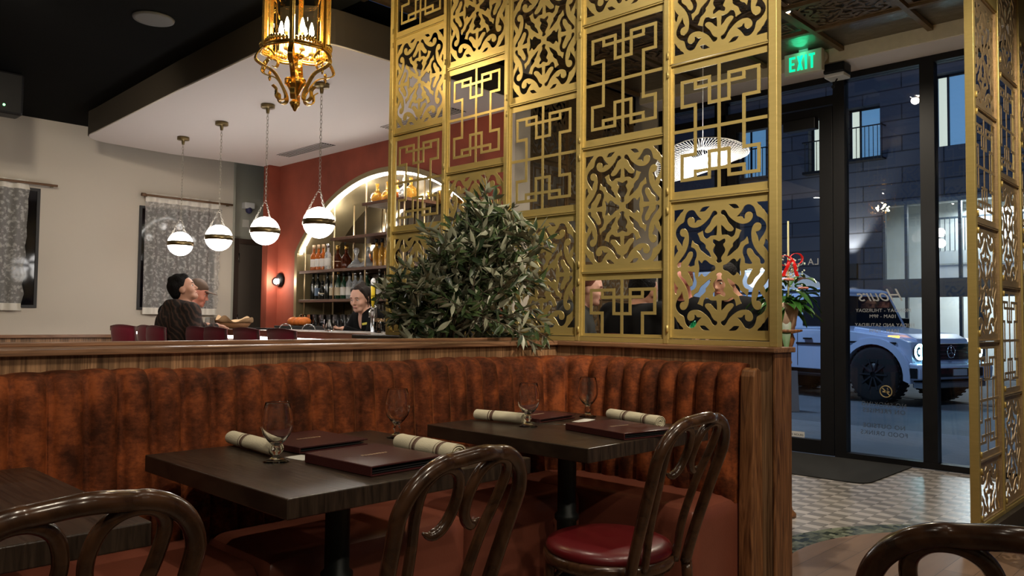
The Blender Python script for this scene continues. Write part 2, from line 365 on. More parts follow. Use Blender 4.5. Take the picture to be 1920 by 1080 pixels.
# walls
sbox('wall_north', M['white_wall'], -4, 4.77, 9.55, 9.7, .95, 3.29)
sbox('wall_north', M['walnut'], -4, 4.77, 9.54, 9.7, 0, .95)
sbox('trim_1', M['walnut_x'], -4, 4.0, 9.50, 9.70, .93, .965, bevel=.006)
for k in range(9):
    x = -1.2+k*.62
    pass
sbox('wall_alcove', M['grey_wall'], 4.77, 6.4, 9.75, 9.9, 0, 3.29)
sbox('wall_alcove', M['grey_wall'], 4.77, 4.80, 9.55, 9.75, 0, 3.29)
sbox('wall_west', M['white_wall'], -4.1, -4, -3.5, 9.9, 0, 3.6)
sbox('wall_south', M['white_wall'], -4, 7.4, -3.6, -3.5, 0, 3.6)
# orange bar wall with its arch
AC, AZ, AR, AH = 6.72, .583, 2.171, 1.68
def arch(n, r=AR, hw=AH, zb=0):
    a0 = math.asin(hw/r); pts = [(AC-hw, zb)]
    for i in range(n+1):
        a = -a0+2*a0*i/n; pts.append((AC+r*math.sin(a), AZ+r*math.cos(a)))
    pts.append((AC+hw, zb)); return pts
ap = arch(40)
pf = [(4.9,0),(4.9,3.04),(8.95,3.04),(8.95,0)] + ap[::-1]
Myz = Matrix(((0,0,1,0),(1,0,0,0),(0,1,0,0),(0,0,0,1)))   # (a,b,c)->(x=c,y=a,z=b)
struct(MB().prism(pf, 5.0, 5.06, Myz).build('wall_bar', M['orange']))
sbox('wall_bar', M['orange'], 4.86, 5.0, 8.82, 8.95, 0, 3.04)
# band round the arch and its deep lining
def band(inn, out, x0, x1, m, name):
    n = len(inn); vs = []
    for (a,b_) in inn: vs += [(x0,a,b_)]
    for (a,b_) in out: vs += [(x0,a,b_)]
    for (a,b_) in inn: vs += [(x1,a,b_)]
    for (a,b_) in out: vs += [(x1,a,b_)]
    fs = []
    for i in range(n-1):
        fs += [(i,i+1,n+i+1,n+i),(2*n+i,3*n+i,3*n+i+1,2*n+i+1),(i,2*n+i,2*n+i+1,i+1),(n+i,n+i+1,3*n+i+1,3*n+i)]
    fs += [(0,n,3*n,2*n),(n-1,3*n-1,4*n-1,2*n-1)]
    return struct(MB().add(vs, fs).build(name, m))
band(arch(40, AR-.05, AH-.05), arch(40, AR+.005, AH+.005), 4.985, 5.50, M['olive_metal'], 'trim_2')
struct(MB().prism(arch(40, AR-.04, AH-.04), 5.50, 5.52, Myz).build('wall_niche_back', M['mirror']))
# thin black lines dividing the mirror
mb = MB()
for k in range(8): mb.box(5.494, 5.50, AC-1.4+k*.4-.004, AC-1.4+k*.4+.004, .9, AZ+math.sqrt(max((AR-.06)**2-(-1.4+k*.4)**2, .1)))
struct(mb.build('trim_3', M['black_metal']))
# soffit over the bar: rounded cloud with dark edge
def soffit_poly(d=0):
    P = [(5.0,4.60),(3.2,4.60)]
    for i in range(9):
        a = math.radians(-90-90*i/8); P.append((3.08+.36*math.cos(a), 4.96+.36*math.sin(a)))
    P += [(2.74,6.5),(2.80,8.6)]
    for i in range(9):
        a = math.radians(180-90*i/8); P.append((3.12+.32*math.cos(a), 8.78+.30*math.sin(a)))
    P += [(3.8,9.12),(4.4,9.02),(5.0,8.98)]
    return P
SP = soffit_poly()
struct(MB().prism(SP, 3.05, 3.29).build('ceiling', M['fascia']))
cx, cy = 4.0, 6.8
SPi = [(cx+(x-cx)*.994 if x < 4.99 else x, cy+(y-cy)*.994) for x,y in SP]
struct(MB().prism(SPi, 3.04, 3.05).build('ceiling', M['soffit']))
# lobby: white return, back wall
sbox('wall_lobby', M['white_wall'], 5.0, 5.2, 4.80, 4.9, 0, 3.62)
sbox('wall_lobby', M['white_wall'], 5.56, 7.1, 5.5, 5.6, 0, 3.62)
sbox('wall_lobby', M['white_wall'], 7.02, 7.18, 4.66, 5.6, 0, 3.62)
sbox('wall_lobby', M['grey_wall'], 7.1, 7.25, 5.6, 9.9, 0, 3.62)
sbox('wall_bar', M['grey_wall'], 5.55, 7.1, 8.9, 9.0, 0, 3.29)
# beam over the storefront
sbox('trim_4', M['beige'], 6.69, 6.70, -3.5, 4.66, 3.40, 3.62)
sbox('trim_4', M['soffit'], 6.70, 7.2, -3.5, 4.66, 3.395, 3.62)
# ---------------------------------------------------------------- storefront
FR = M['black_metal']
sf = MB(); X0, X1 = 7.04, 7.14
sf.box(X0, X1, -3.4, 4.66, 3.34, 3.395); sf.box(X0-.01, X1, -3.4, 2.72, 0, .05)
for (a,b_) in ((2.72,2.82),(1.99,2.10),(.9,1.0),(-.2,-.1),(-1.4,-1.3),(3.88,4.0),(4.56,4.66)): sf.box(X0, X1, a, b_, 0, 3.34)
sf.box(X0, X1, 2.82, 4.56, 3.14, 3.22); sf.box(X0, X1, 4.0, 4.56, 0, .1)
struct(sf.build('trim_6', FR))
def glazing(name, y0, y1, z0, z1):
    return struct(MB().box(7.085, 7.095, y0, y1, z0, z1).build(name, M['pane']))
for i,(a,b_) in enumerate(((2.10,2.72),(1.0,1.99),(-.1,.9),(-1.3,-.2),(4.0,4.56))): glazing('window_%d' % (i+1), a, b_, .05 if i < 4 else .1, 3.34)
glazing('window_6', 2.82, 3.88, 3.22, 3.34)
dr = struct(MB().box(7.05,7.13,2.83,2.95,.005,3.13).box(7.05,7.13,3.77,3.87,.005,3.13).box(7.05,7.13,2.95,3.77,.005,.13).box(7.05,7.13,2.95,3.77,3.03,3.13).build('door_1', FR, bevel=.004))
MB().box(7.085, 7.095, 2.95, 3.77, .13, 3.03).build('door_pane', M['pane'], dr)
MB().tube([(7.05,3.70,1.35),(7.0,3.70,1.35),(7.0,3.70,.75),(7.05,3.70,.75)], .014, 8).build('door_handle', FR, dr)
MB().box(6.96,7.05,2.95,3.25,2.93,3.03).build('door_closer', FR, dr, bevel=.006)
# ---------------------------------------------------------------- white wall windows with lace
for i,(x0,x1,z0,z1) in enumerate(((1.62,2.55,1.28,2.50),(3.645,4.50,1.28,2.44))):
    fr = MB(); d=.012
    fr.box(x0-.03,x0,9.535,9.56,z0-.03,z1+.03); fr.box(x1,x1+.03,9.535,9.56,z0-.03,z1+.03); fr.box(x0,x1,9.535,9.56,z1,z1+.03); fr.box(x0,x1,9.535,9.56,z0-.03,z0)
    w = struct(fr.build('window_%d' % (7+i), M['dark_grey']))
    MB().box(x0,x1,9.545,9.549,z0,z1).build('window_pane', mat('night_window_glass', (.004,.004,.006), .05), w)
def curtain(x0, x1, z0, z1, label, rod):
    t = thing('lace_curtain', label, 'curtain', (x0, 9.49, z0), 0, 'lace curtains on the white wall')
    w, h = x1-x0, z1-z0
    def fn(u, v): return (u*w*(1-.03*(1-v))+.012*math.sin(v*40+u*3)*(1 if u > .97 else 0), .018*math.sin(u*w*2*PI/.13)+.006*math.sin(u*31), v*h)
    MB().grid(lambda u,v: fn(u, .055+v*.875), 90, 12).build('lace_panel', M['lace'], t)
    MB().grid(lambda u,v: fn(u, v*.055), 90, 2).build('hem', M['hem'], t)
    MB().grid(lambda u,v: fn(u, .93+v*.07), 90, 2).build('header', M['hem'], t)
    MB().cyl((rod[0]-x0,-.03,h-.03),(rod[1]-x0,-.03,h-.03),.013,.013,10).cyl((rod[0]-x0,-.03,h-.03),(rod[0]-x0+.05,-.03,h-.03),.02,.02,10).build('curtain_rod', mat('bamboo_rod', (.16,.09,.05), .5), t)
    MB().box(rod[1]-x0-.05,rod[1]-x0-.03,0,.045,h-.045,h-.015).build('bracket', M['dark_brass'], t); MB().box(rod[0]-x0+.06,rod[0]-x0+.08,0,.045,h-.045,h-.015).build('bracket', M['dark_brass'], t)
    return t
curtain(1.35, 2.46, 1.22, 2.60, 'left lace curtain, cut by the picture edge, dark window strip beside it', (1.35, 2.72))
curtain(3.66, 4.60, 1.20, 2.62, 'white lace curtain on the window behind the two seated bar guests', (3.60, 4.72))
# alcove door
dw = struct(MB().box(4.86,4.93,9.68,9.75,0,2.20).box(5.30,5.37,9.68,9.75,0,2.20).box(4.93,5.30,9.68,9.75,2.13,2.20).build('door_2', M['door_frame'], bevel=.004))
MB().box(4.93,5.30,9.70,9.74,0,2.13).build('door_leaf', M['door_paint'], dw)
for z in (.3,1.15,1.95): MB().cyl((4.935,9.695,z-.06),(4.935,9.695,z+.06),.012,.012,8).build('hinge', M['chrome'], dw)
sc_ = thing('security_camera', 'small white dome camera on the grey wall above the brown door', 'camera', (5.05, 9.74, 2.62))
MB().box(-.07,.07,-.1,0,-.02,.06).build('housing', mat('white_plastic', (.7,.7,.7), .4), sc_, bevel=.01)
MB().sphere((0,-.07,-.04), .045, 14, 8).build('dome', mat('smoked_dome', (.05,.05,.12), .1), sc_)
tag(MB().box(5.0,5.09,9.735,9.749,2.36,2.46).build('wall_notice', M['paper']), 'small white notice with red top stuck under the security camera', 'sign')
tag(MB().box(4.82,4.86,9.735,9.75,2.26,2.36).build('light_switch', mat('switch_plastic', (.5,.5,.46), .4)), 'small pale switch plate on grey wall left of the brown door', 'switch')
# ================================================================ booth half wall, banquette
sbox('wall_booth', M['walnut'], -1.6, 3.20, 2.62, 2.78, 0, 1.044)
sbox('wall_booth', M['walnut'], 3.05, 3.20, 1.47, 2.62, 0, 1.044)
sbox('wall_booth', M['walnut'], 2.96, 3.20, 2.78, 4.22, 0, 1.044)
sbox('trim_7', M['walnut_x'], -1.6, 3.22, 2.595, 2.80, 1.044, 1.066, bevel=.004)
sbox('trim_7', M['walnut_y'], 3.025, 3.22, 1.45, 2.595, 1.044, 1.066, bevel=.004)
sbox('trim_7', M['fascia'], 2.94, 3.22, 2.80, 4.25, 1.044, 1.066, bevel=.004)
sbox('trim_8', M['walnut_x'], -1.6, 2.9, 2.755, 2.80, 1.066, 1.080, bevel=.003)
sbox('trim_9', M['walnut_z'], 3.05, 3.205, 1.462, 1.475, 0, 1.044, bevel=.002)
WP = 0.094
def wall_path():
    # polyline along the wood faces with inward normals, rounded at the corner; returns functions by face arc length
    R = .34; c = Vector((3.05-R, 2.62-R)); xs = -1.55
    L1 = c.x-xs; L2 = (PI/2)*(R-.13); L3 = c.y-1.57
    def at(s, off):
        if s < L1: return Vector((xs+s, 2.62-off))
        if s < L1+L2:
            a = PI/2*(1-(s-L1)/L2); return c+Vector((math.cos(a), math.sin(a)))*(R-off)
        return Vector((3.05-off, c.y-(s-L1-L2)))
    return at, L1+L2+L3
at, LT = wall_path()
nch = round(LT/WP); wch = LT/nch
def backrest():
    mb = MB(); nu = 8; prof = []
    # (offset from the wall, z, bulge)
    for z, off, bg in ((.40,.150,.0),(.44,.165,.012),(.55,.158,.016),(.70,.146,.017),(.82,.135,.017),(.92,.126,.017),(.965,.118,.015),(.985,.105,.012),(.997,.085,.008),(1.0,.055,.004),(.995,.02,.0),(.98,.0,.0)):
        prof.append((z, off, bg))
    nv = len(prof); cols = nch*nu+1; vs = []
    for z, off, bg in prof:
        for i in range(cols):
            s = LT*i/(cols-1); u = (i % nu)/nu; k = i//nu
            q = math.sin(PI*u) if i % nu else 0
            b = bg*2.7*(q**.5)
            jit = .004*math.sin(k*12.9898+z*3)
            p = at(s, max(0,off-.036+b)+ (jit if q else 0)); dz = (.006*(q**.6)+.004*math.sin(k*7.1))*(1 if z > .95 else 0)
            vs.append((p.x, p.y, z-.006+dz))
    fs = [(j*cols+i, j*cols+i+1, (j+1)*cols+i+1, (j+1)*cols+i) for j in range(nv-1) for i in range(cols-1)]
    mb.add(vs, fs, True)
    # closing cap at the open end
    e = [vs[j*cols+cols-1] for j in range(nv)]; mb.add(e+[(3.05, e[0][1], .40)], [tuple(range(nv+1))])
    return mb
bq = thing('banquette', 'L-shaped corner banquette, rust velvet channelled back over dark red leather seat, against walnut half wall', 'banquette', (0,0,0))
backrest().build('backrest', M['velvet'], bq)
def cushion(x0, x1, y0, y1, z0, z1, r=.05, name='seat_cushion'):
    # rounded block
    nx, ny, nz = 14, 14, 8; mb = MB()
    def rb(p):
        c = Vector((min(max(p[0],x0+r),x1-r), min(max(p[1],y0+r),y1-r), min(max(p[2],z0+r*.3),z1-r))); d = Vector(p)-c
        return c+d.normalized()*r if d.length > r else Vector(p)
    def face(o, a, b_, na, nb): mb.grid(lambda u,v: rb([o[i]+a[i]*u+b_[i]*v for i in range(3)]), na, nb)
    dx, dy, dz = x1-x0, y1-y0, z1-z0
    face((x0,y0,z1),(dx,0,0),(0,dy,0),24,20); face((x0,y0,z0),(dx,0,0),(0,0,dz),24,12); face((x1,y0,z0),(0,dy,0),(0,0,dz),20,12)
    face((x1,y1,z0),(-dx,0,0),(0,0,dz),24,12); face((x0,y1,z0),(0,-dy,0),(0,0,dz),20,12)
    return mb.build(name, M['leather'], bq)
for x0, x1 in ((-1.5,-.62),(-.61,.32),(.33,1.16),(1.17,1.955),(1.965,2.60)): cushion(x0, x1, 2.08, 2.50, .06, .475)
cushion(2.605, 3.02, 1.565, 2.49, .06, .475)
MB().box(-1.5,2.6,2.12,2.6,0,.06).box(2.64,3.0,1.6,2.6,0,.06).build('plinth', M['black'], bq)
ep = [(2.885,0),(2.885,.42),(2.905,.95),(2.915,.975),(2.94,.985),(2.965,.975),(2.97,.95),(2.985,0)]
Mxz = Matrix(((1,0,0,0),(0,0,1,0),(0,1,0,0),(0,0,0,1)))   # (a,b,c)->(x=a,y=c,z=b)
MB().prism([(a+.045,b) for a,b in ep], 1.50, 1.56, Mxz).build('end_panel', M['walnut_z'], bq, bevel=.006)
# ---------------------------------------------------------------- tables
def table(x0, x1, y0, y1, label):
    cx, cy = (x0+x1)/2, (y0+y1)/2
    t = thing('dining_table', label, 'table', (cx,cy,0), 0, 'dark dining tables at the banquette')
    MB().box(x0-cx,x1-cx,y0-cy,y1-cy,.712,.76).build('tabletop', M['table'], t, bevel=.003)
    MB().lathe([(.038,.02),(.038,.40),(.047,.41),(.047,.425),(.036,.435),(.036,.69),(.045,.695),(.045,.705)], 20).build('pedestal', M['iron'], t)
    MB().box(-.24,.24,-.035,.035,0,.02).box(-.035,.035,-.24,.24,0,.02).build('base', M['iron'], t, bevel=.006)
    MB().box(-.2,.2,-.03,.03,.70,.7115).box(-.03,.03,-.2,.2,.70,.7115).build('bracket', M['iron'], t)
    return t
table(.94,1.74,1.592,2.385,'dark wooden table set with two closed menus, in the middle of the picture')
table(1.995,2.735,1.58,2.37,'dark wooden table in the booth corner, third and farthest of the row')
table(-.16,.648,1.60,2.40,'bare dark wooden table at the left edge of the picture')
# ---------------------------------------------------------------- bentwood chairs
def chair(label, loc, rz):
    t = thing('bentwood_chair', label, 'chair', loc, rz, 'bentwood chairs with red seats')
    # chair faces +Y, its back is at -Y
    MB().lathe([(0.001,.470),(.10,.474),(.17,.472),(.196,.462),(.204,.448),(.200,.438)], 40, cap=False).lathe([(.001,.438),(.200,.438)],40,cap=False).build('seat_pad', M['red_vinyl'], t)
    MB().lathe([(.19,.400),(.208,.402),(.212,.42),(.208,.436),(.19,.438)], 40).build('seat_ring', M['bent'], t)
    def hoop(w_top, w_bot, z_top, y_bot, y_top, zb, r, cr):
        # side posts rise, lean back and close in a flat arch
        P = [(-w_bot, y_bot, zb), (-w_bot-.004, y_bot-.01, zb+.12)]
        H = z_top-zb
        pts = [(-w_bot, y_bot, zb)]
        zc = z_top-cr
        for i in range(1,6):
            f = i/5; z = zb+(zc-zb)*f; pts.append((-(w_bot+(w_top-w_bot)*f**1.3), y_bot+(y_top-y_bot)*(f**1.1)*(zc-zb)/H, z))
        for i in range(1,9):
            a = PI-PI/2*i/8; z = zc+cr*math.sin(a)*.92
            pts.append((-(w_top-cr)+cr*math.cos(a)*1.0, y_bot+(y_top-y_bot)*min(1,(z-zb)/H), z))
        mid = (0, y_top-.018, z_top-.0)
        left = pts; right = [(-x,y,z) for x,y,z in left[::-1]]
        return spline(left+[mid]+right, 4)
    hp = hoop(.188,.158,.885,-.185,-.335,.40,.017,.12)
    n = len(hp); MB().tube(hp, [.0175]*n, 12).build('back_hoop', M['bent'], t)
    for s in (-1,1):
        # inner loop: rises beside the post, turns inward at the top and curls back out to a tip
        P = [(.085,-.195,.42),(.092,-.218,.55),(.108,-.258,.68),(.128,-.290,.765),(.132,-.314,.825),(.108,-.329,.856),(.068,-.330,.860),(.034,-.321,.838),(.019,-.305,.795),(.022,-.288,.752),(.040,-.278,.722),(.066,-.272,.712),(.088,-.272,.722)]
        pp = spline([(s*x,y+.004,z) for x,y,z in P], 6); m = len(pp)
        rr = [.0125]*m
        for i in range(m-9, m): rr[i] = .0125*(1-(i-(m-10))/10)+.0015
        MB().tube(pp, rr, 12).build('back_scroll', M['bent'], t)
    for sx, sy in ((-1,1),(1,1)):
        MB().tube(spline([(sx*.135,.125*sy,.43),(sx*.15,.14*sy,.25),(sx*.175,.17*sy,0)],5), [.017]*6+[.0155]*5, 12).build('leg', M['bent'], t)
    for s in (-1,1):
        MB().tube(spline([(s*.165,-.185,.40),(s*.168,-.20,.25),(s*.19,-.245,0)],5), [.0175]*6+[.015]*5, 12).build('leg', M['bent'], t)
    MB().tube([(.165*math.cos(2*PI*i/40),.165*math.sin(2*PI*i/40),.24) for i in range(40)], .010, 8, closed=True).build('stretcher_ring', M['bent'], t)
    for a in (0,1,2,3):
        A = PI/4+a*PI/2; x,y = math.cos(A),math.sin(A)
        MB().tube(spline([(x*.19,y*.19,.26),(x*.17,y*.17,.35),(x*.10,y*.10,.40)],5), .009, 8).build('brace', M['bent'], t)
    return t
chair('bentwood chair whose round red seat shows, tucked under the corner table', (2.08,1.56,0), math.radians(1))
chair('bentwood chair at the middle table with the two closed menus', (1.13,1.55,0), math.radians(5))
chair('bentwood chair in the lower left corner, at the bare table', (.42,1.62,0), math.radians(0))
chair('bentwood chair in the lower right corner, nearest to the viewer', (1.548,.325,0), math.radians(-77))
# ---------------------------------------------------------------- things on the tables
def goblet(x, y, label):
    t = thing('water_goblet', label, 'glass', (x,y,.7605), 0, 'empty water goblets')
    outer = [(.001,.0),(.033,.0),(.035,.003),(.020,.009),(.009,.016),(.0075,.022),(.0125,.029),(.0125,.034),(.008,.041),(.012,.048),(.024,.060),(.036,.078),(.0415,.098),(.0415,.118),(.037,.145),(.0325,.165),(.0322,.1665),(.0312,.1665)]
    inner = [(.0306,.165),(.035,.144),(.0393,.118),(.0393,.098),(.034,.080),(.022,.064),(.010,.054),(.001,.051)]
    MB().lathe([(r*1.04,z*1.0) for r,z in outer+inner], 32, cap=False).build('bowl_and_stem', M['glass'], t)
    return t
goblet(1.155,2.02,'stemmed water glass on middle table beside the left rolled napkin')
goblet(1.69,2.165,'stemmed water glass at the right back edge of the middle table')
goblet(2.235,2.06,'stemmed water glass on the corner table beside a rolled napkin')
goblet(2.66,2.11,'stemmed water glass on the corner table behind the closed menu')
def menu(cx, cy, rz, z, label, w=.40, d=.325, th=.024, tilt=0):
    t = thing('menu_book', label, 'menu', (cx,cy,z), rz, 'burgundy menus')
    if tilt: t.rotation_euler = (tilt, 0, rz)
    MB().box(-w/2,w/2,-d/2,d/2,th-.005,th).build('front_cover', M['menu'], t, bevel=.002)
    MB().box(-w/2,w/2,-d/2,d/2,0,.004).build('back_cover', M['menu'], t, bevel=.0015)
    MB().box(-w/2-.001,-w/2+.004,-d/2,d/2,.001,th-.001).build('spine', M['menu'], t, bevel=.001)
    MB().box(-w/2+.004,w/2-.012,-d/2+.008,d/2-.008,.006,.0085).box(-w/2+.004,w/2-.012,-d/2+.006,d/2-.008,.0125,.0145).build('pages', M['dark_grey'], t)
    mb = MB()
    for k in range(9): mb.box(-.042+k*.010,-.036+k*.010,-.004,.004+.002*(k%3==0),th,th+.0006)
    mb.build('foil_lettering', M['foil'], t)
    return t
menu(1.340,1.818,math.radians(2),.7605,'closed burgundy menu nearest the viewer on the middle table', w=.25,d=.295,th=.027)
menu(1.39,2.235,math.radians(3),.7615,'closed burgundy menu lying farther back on the middle table', w=.255,d=.28,th=.020)
menu(2.372,1.735,math.radians(-10),.7605,'closed burgundy menu in front on the corner table', w=.25,d=.31,th=.024)
menu(2.455,2.215,math.radians(4),.7615,'half hidden burgundy menu at the back of the corner table', w=.24,d=.22,th=.016)
def card(x, y, rz, w, d, label):
    o = MB().box(-w/2,w/2,-d/2,d/2,0,.001).build('paper_card', M['paper']); o.location = (x,y,.7605); o.rotation_euler = (0,0,rz); tag(o, label, 'card', 'white paper cards'); return o
card(1.475,2.03,math.radians(6),.15,.06,'white card beside the back menu on the middle table')
card(1.245,2.035,math.radians(8),.06,.08,'white card corner poking out between the two menus of the middle table')
card(2.54,2.035,math.radians(15),.12,.05,'white card on corner table between menu and glass')
card(2.42,1.985,math.radians(5),.07,.06,'smaller white card on corner table by the front menu corner')
def napkin(a, b, r, label, cone=0):
    A = Vector((*a,0)); B = Vector((*b,0)); d = B-A; L_ = d.length
    t = thing('rolled_napkin', label, 'napkin', (A.x,A.y,.7605+r), math.atan2(d.y,d.x), 'rolled cream napkins')
    def roll(x0, x1, r0, r1, name, m, rr=0, seed=0):
        mb = MB(); n = 40; k = 16
        def fn(u, v):
            x = x0+(x1-x0)*v; ra = r0+(r1-r0)*v; a = 2*PI*u*1.02; q = ra*(1+.05*math.sin(2*a+seed)+.03*math.sin(3*a+x*30))+rr
            return (x, q*math.cos(a), max(q*math.sin(a)*.86, -r+.0005))
        mb.grid(fn, n, k)
        return mb.build(name, m, t)
    r1 = r*(1+cone)
    roll(0, L_, r, r1, 'cloth', M['napkin'])
    # spiral of folded layers at both ends
    for x, ra in ((0.001,r),(L_-.001,r1)):
        sp = [(x, (ra*.95-ra*.8*i/60)*math.cos(i*.32), (ra*.82-ra*.7*i/60)*math.sin(i*.32)) for i in range(60)]
        MB().tube(sp, .0022, 6).build('fold', M['napkin'], t)
        MB().lathe([(.001,0),(ra*.82,0)], 24, (x+(.006 if x < .01 else -.006),0,0), Matrix.Rotation(PI/2,4,'Y'), cap=False).build('fold', M['napkin'], t)
    for f, w in ((.30,.004),(.345,.012),(.39,.004)) :
        x = L_*f; roll(x, x+w, r+(r1-r)*f, r+(r1-r)*(f+.02), 'stripe', M['stripe'], .0006)
    if cone:
        for f, w in ((.72,.003),(.76,.010),(.80,.003)): x = L_*f; roll(x, x+w, r+(r1-r)*f, r+(r1-r)*(f+.02), 'stripe', M['stripe'], .0008)
    return t
napkin((1.215,2.40),(1.20,2.10),.023,'rolled cream napkin at the left back of the middle table')
napkin((1.540,1.955),(1.517,1.665),.027,'rolled cream napkin right of the menus on the middle table', .1)
napkin((2.235,2.345),(2.275,2.12),.023,'rolled cream napkin at the left of the corner table')
napkin((2.672,2.0),(2.585,1.70),.023,'rolled cream napkin beside the front menu of the corner table', .15)
def knife(x, y, rz, label):
    t = thing('table_knife', label, 'cutlery', (x,y,.7605), rz, 'steel knives')
    MB().box(0,.11,-.007,.007,.0,.002).build('blade', M['chrome'], t, bevel=.0008); MB().box(-.09,0,-.005,.005,0,.005).build('handle', M['chrome'], t, bevel=.002)
knife(2.33,2.115,math.radians(-60),'steel knife tucked below the left napkin on the corner table')
# ================================================================ gold lattice screens
PW, PH = .244, .312            # half size of a door-like panel
HW, HH = .2285, .2745          # half size of its opening
VASE=[(0,210),(118,238),(155,299),(101,374),(118,465),(202,573),(296,696),(309,802),(252,906),(202,981),(219,1042),(296,1094),(319,1179),(285,1263),(202,1253),(84,1200),(0,1154)]
HUBH=[(169,6),(195,104),(303,131),(436,187),(568,311),(667,374),(782,347),(848,235),(897,261),(978,367),(1033,369),(1043,265),(1011,145),(995,25)]
BIG=[(369,456),(429,623),(535,791),(667,898),(634,1017),(781,1154),(928,1251),(977,1423),(1064,1572),(895,1631),(814,1676),(797,1542),(748,1392),(634,1302),(518,1331),(402,1435),(118,1433),(88,1660),(94,1887),(235,1781),(369,1615),(534,1547),(666,1577),(699,1676),(617,1780),(435,1961),(368,2111),(268,2262),(168,2324),(84,2349),(74,2446),(168,2529),(285,2518),(368,2411),(468,2230),(666,2049),(895,1899),(1122,1833),(1347,1853),(1506,1941),(1585,2101),(1575,2248),(1473,2337),(1346,2333),(1250,2266),(1224,2163),(1234,2060),(1138,2069),(1089,2179),(846,2173),(1008,2313),(1121,2460),(1217,2621),(1393,2667),(1552,2614),(1679,2481),(1742,2275),(1774,2120),(1946,2055),(2070,1952),(2179,1807),(2217,1633),(2165,1459),(2057,1284),(1948,1167),(1854,991),(1823,1166),(1791,1297),(1722,1404),(1728,1466),(1838,1478),(1931,1531),(1978,1662),(1931,1808),(1790,1860),(1648,1794),(1554,1632),(1522,1427),(1539,1162),(1603,928),(1729,696),(1918,466),(2106,267),(2131,166),(2091,98),(1982,74),(1903,115),(1903,320),(1667,489),(1555,707),(1444,793),(1332,761),(1310,598),(1381,437),(1579,119),(1445,94),(1205,151),(1204,329),(1149,446),(1091,593),(1123,772),(1220,922),(1386,978),(1373,1101),(1325,1278),(1219,1129),(1042,1068),(993,948),(929,828),(831,751),(700,659),(552,536)]
CORNER=[(2278,2716),(1766,2727),(1820,2624),(1945,2549),(2007,2432),(2100,2373),(2162,2241),(2280,2110)]
DIA=[(441,2746),(583,2632),(698,2526),(969,2545),(829,2747)]
EDGE=[(2284,519),(2197,691),(2058,848),(2119,951),(2159,1135),(2283,1069)]
def plate(holes, rect, t=.004):
    # a flat sheet with holes cut through, as a solid
    loops = [rect]+holes; vs = []; edges = []
    for lp in loops:
        n = len(vs); m = len(lp); vs += [Vector(p) for p in lp]; edges += [(n+i, n+(i+1)%m) for i in range(m)]
    V, Eo, F, *_ = geometry.delaunay_2d_cdt(vs, edges, [], 0, 1e-7)
    def inside(p, poly):
        c = False; n = len(poly); x, y = p
        for i in range(n):
            x1,y1 = poly[i]; x2,y2 = poly[(i+1)%n]
            if (y1 > y) != (y2 > y) and x < (x2-x1)*(y-y1)/(y2-y1)+x1: c = not c
        return c
    bb = [(min(p[0] for p in h), max(p[0] for p in h), min(p[1] for p in h), max(p[1] for p in h)) for h in holes]
    keep = []
    for f in F:
        c = sum((V[i] for i in f), Vector((0,0)))/len(f)
        if not inside(c, rect): continue
        if any(b[0] <= c.x <= b[1] and b[2] <= c.y <= b[3] and inside(c, h) for b,h in zip(bb, holes)): continue
        keep.append(tuple(f))
    cnt = {}
    for f in keep:
        for i in range(len(f)):
            e = (f[i], f[(i+1)%len(f)]); cnt[e] = 1
    n = len(V); vv = [(0,-t/2,0)]*0
    vv = [(p.x,-t/2,p.y) for p in V]+[(p.x,t/2,p.y) for p in V]
    ff = [f for f in keep]+[tuple(i+n for i in f[::-1]) for f in keep]
    for (a,b) in cnt:
        if (b,a) not in cnt: ff.append((b,a,a+n,b+n))
    return vv, ff
S4 = 1e-4
def q(l, sx=1, sz=1): 
    p = [(sx*a*S4, -sz*b*S4) for a,b in l]
    return p[::-1] if sx*sz < 0 else p
def scroll_holes(zlim=None):
    H = []
    vz = VASE; vfull = [(a,b) for a,b in vz]+[(-a,b) for a,b in vz[::-1] if a > 0]
    for sz in (1,-1): H.append(chaikin(q(vfull,1,sz),2))
    hf = HUBH+[(a,-b) for a,b in HUBH[::-1] if b > 10]
    for sx in (1,-1): H.append(chaikin(q(hf,sx,1),2))
    for sx in (1,-1):
        for sz in (1,-1):
            for l in (BIG,CORNER,DIA,EDGE): H.append(chaikin(q(l,sx,sz),2))
    return H
RECT = [(-PW,-PH),(PW,-PH),(PW,PH),(-PW,PH)]
HO = scroll_holes()
sv, sfc = plate(HO, RECT)
def mk_mesh(name, vs, fs, m):
    me = bpy.data.meshes.new(name); me.from_pydata(vs, [], fs); me.materials.append(m); me.update(); return me
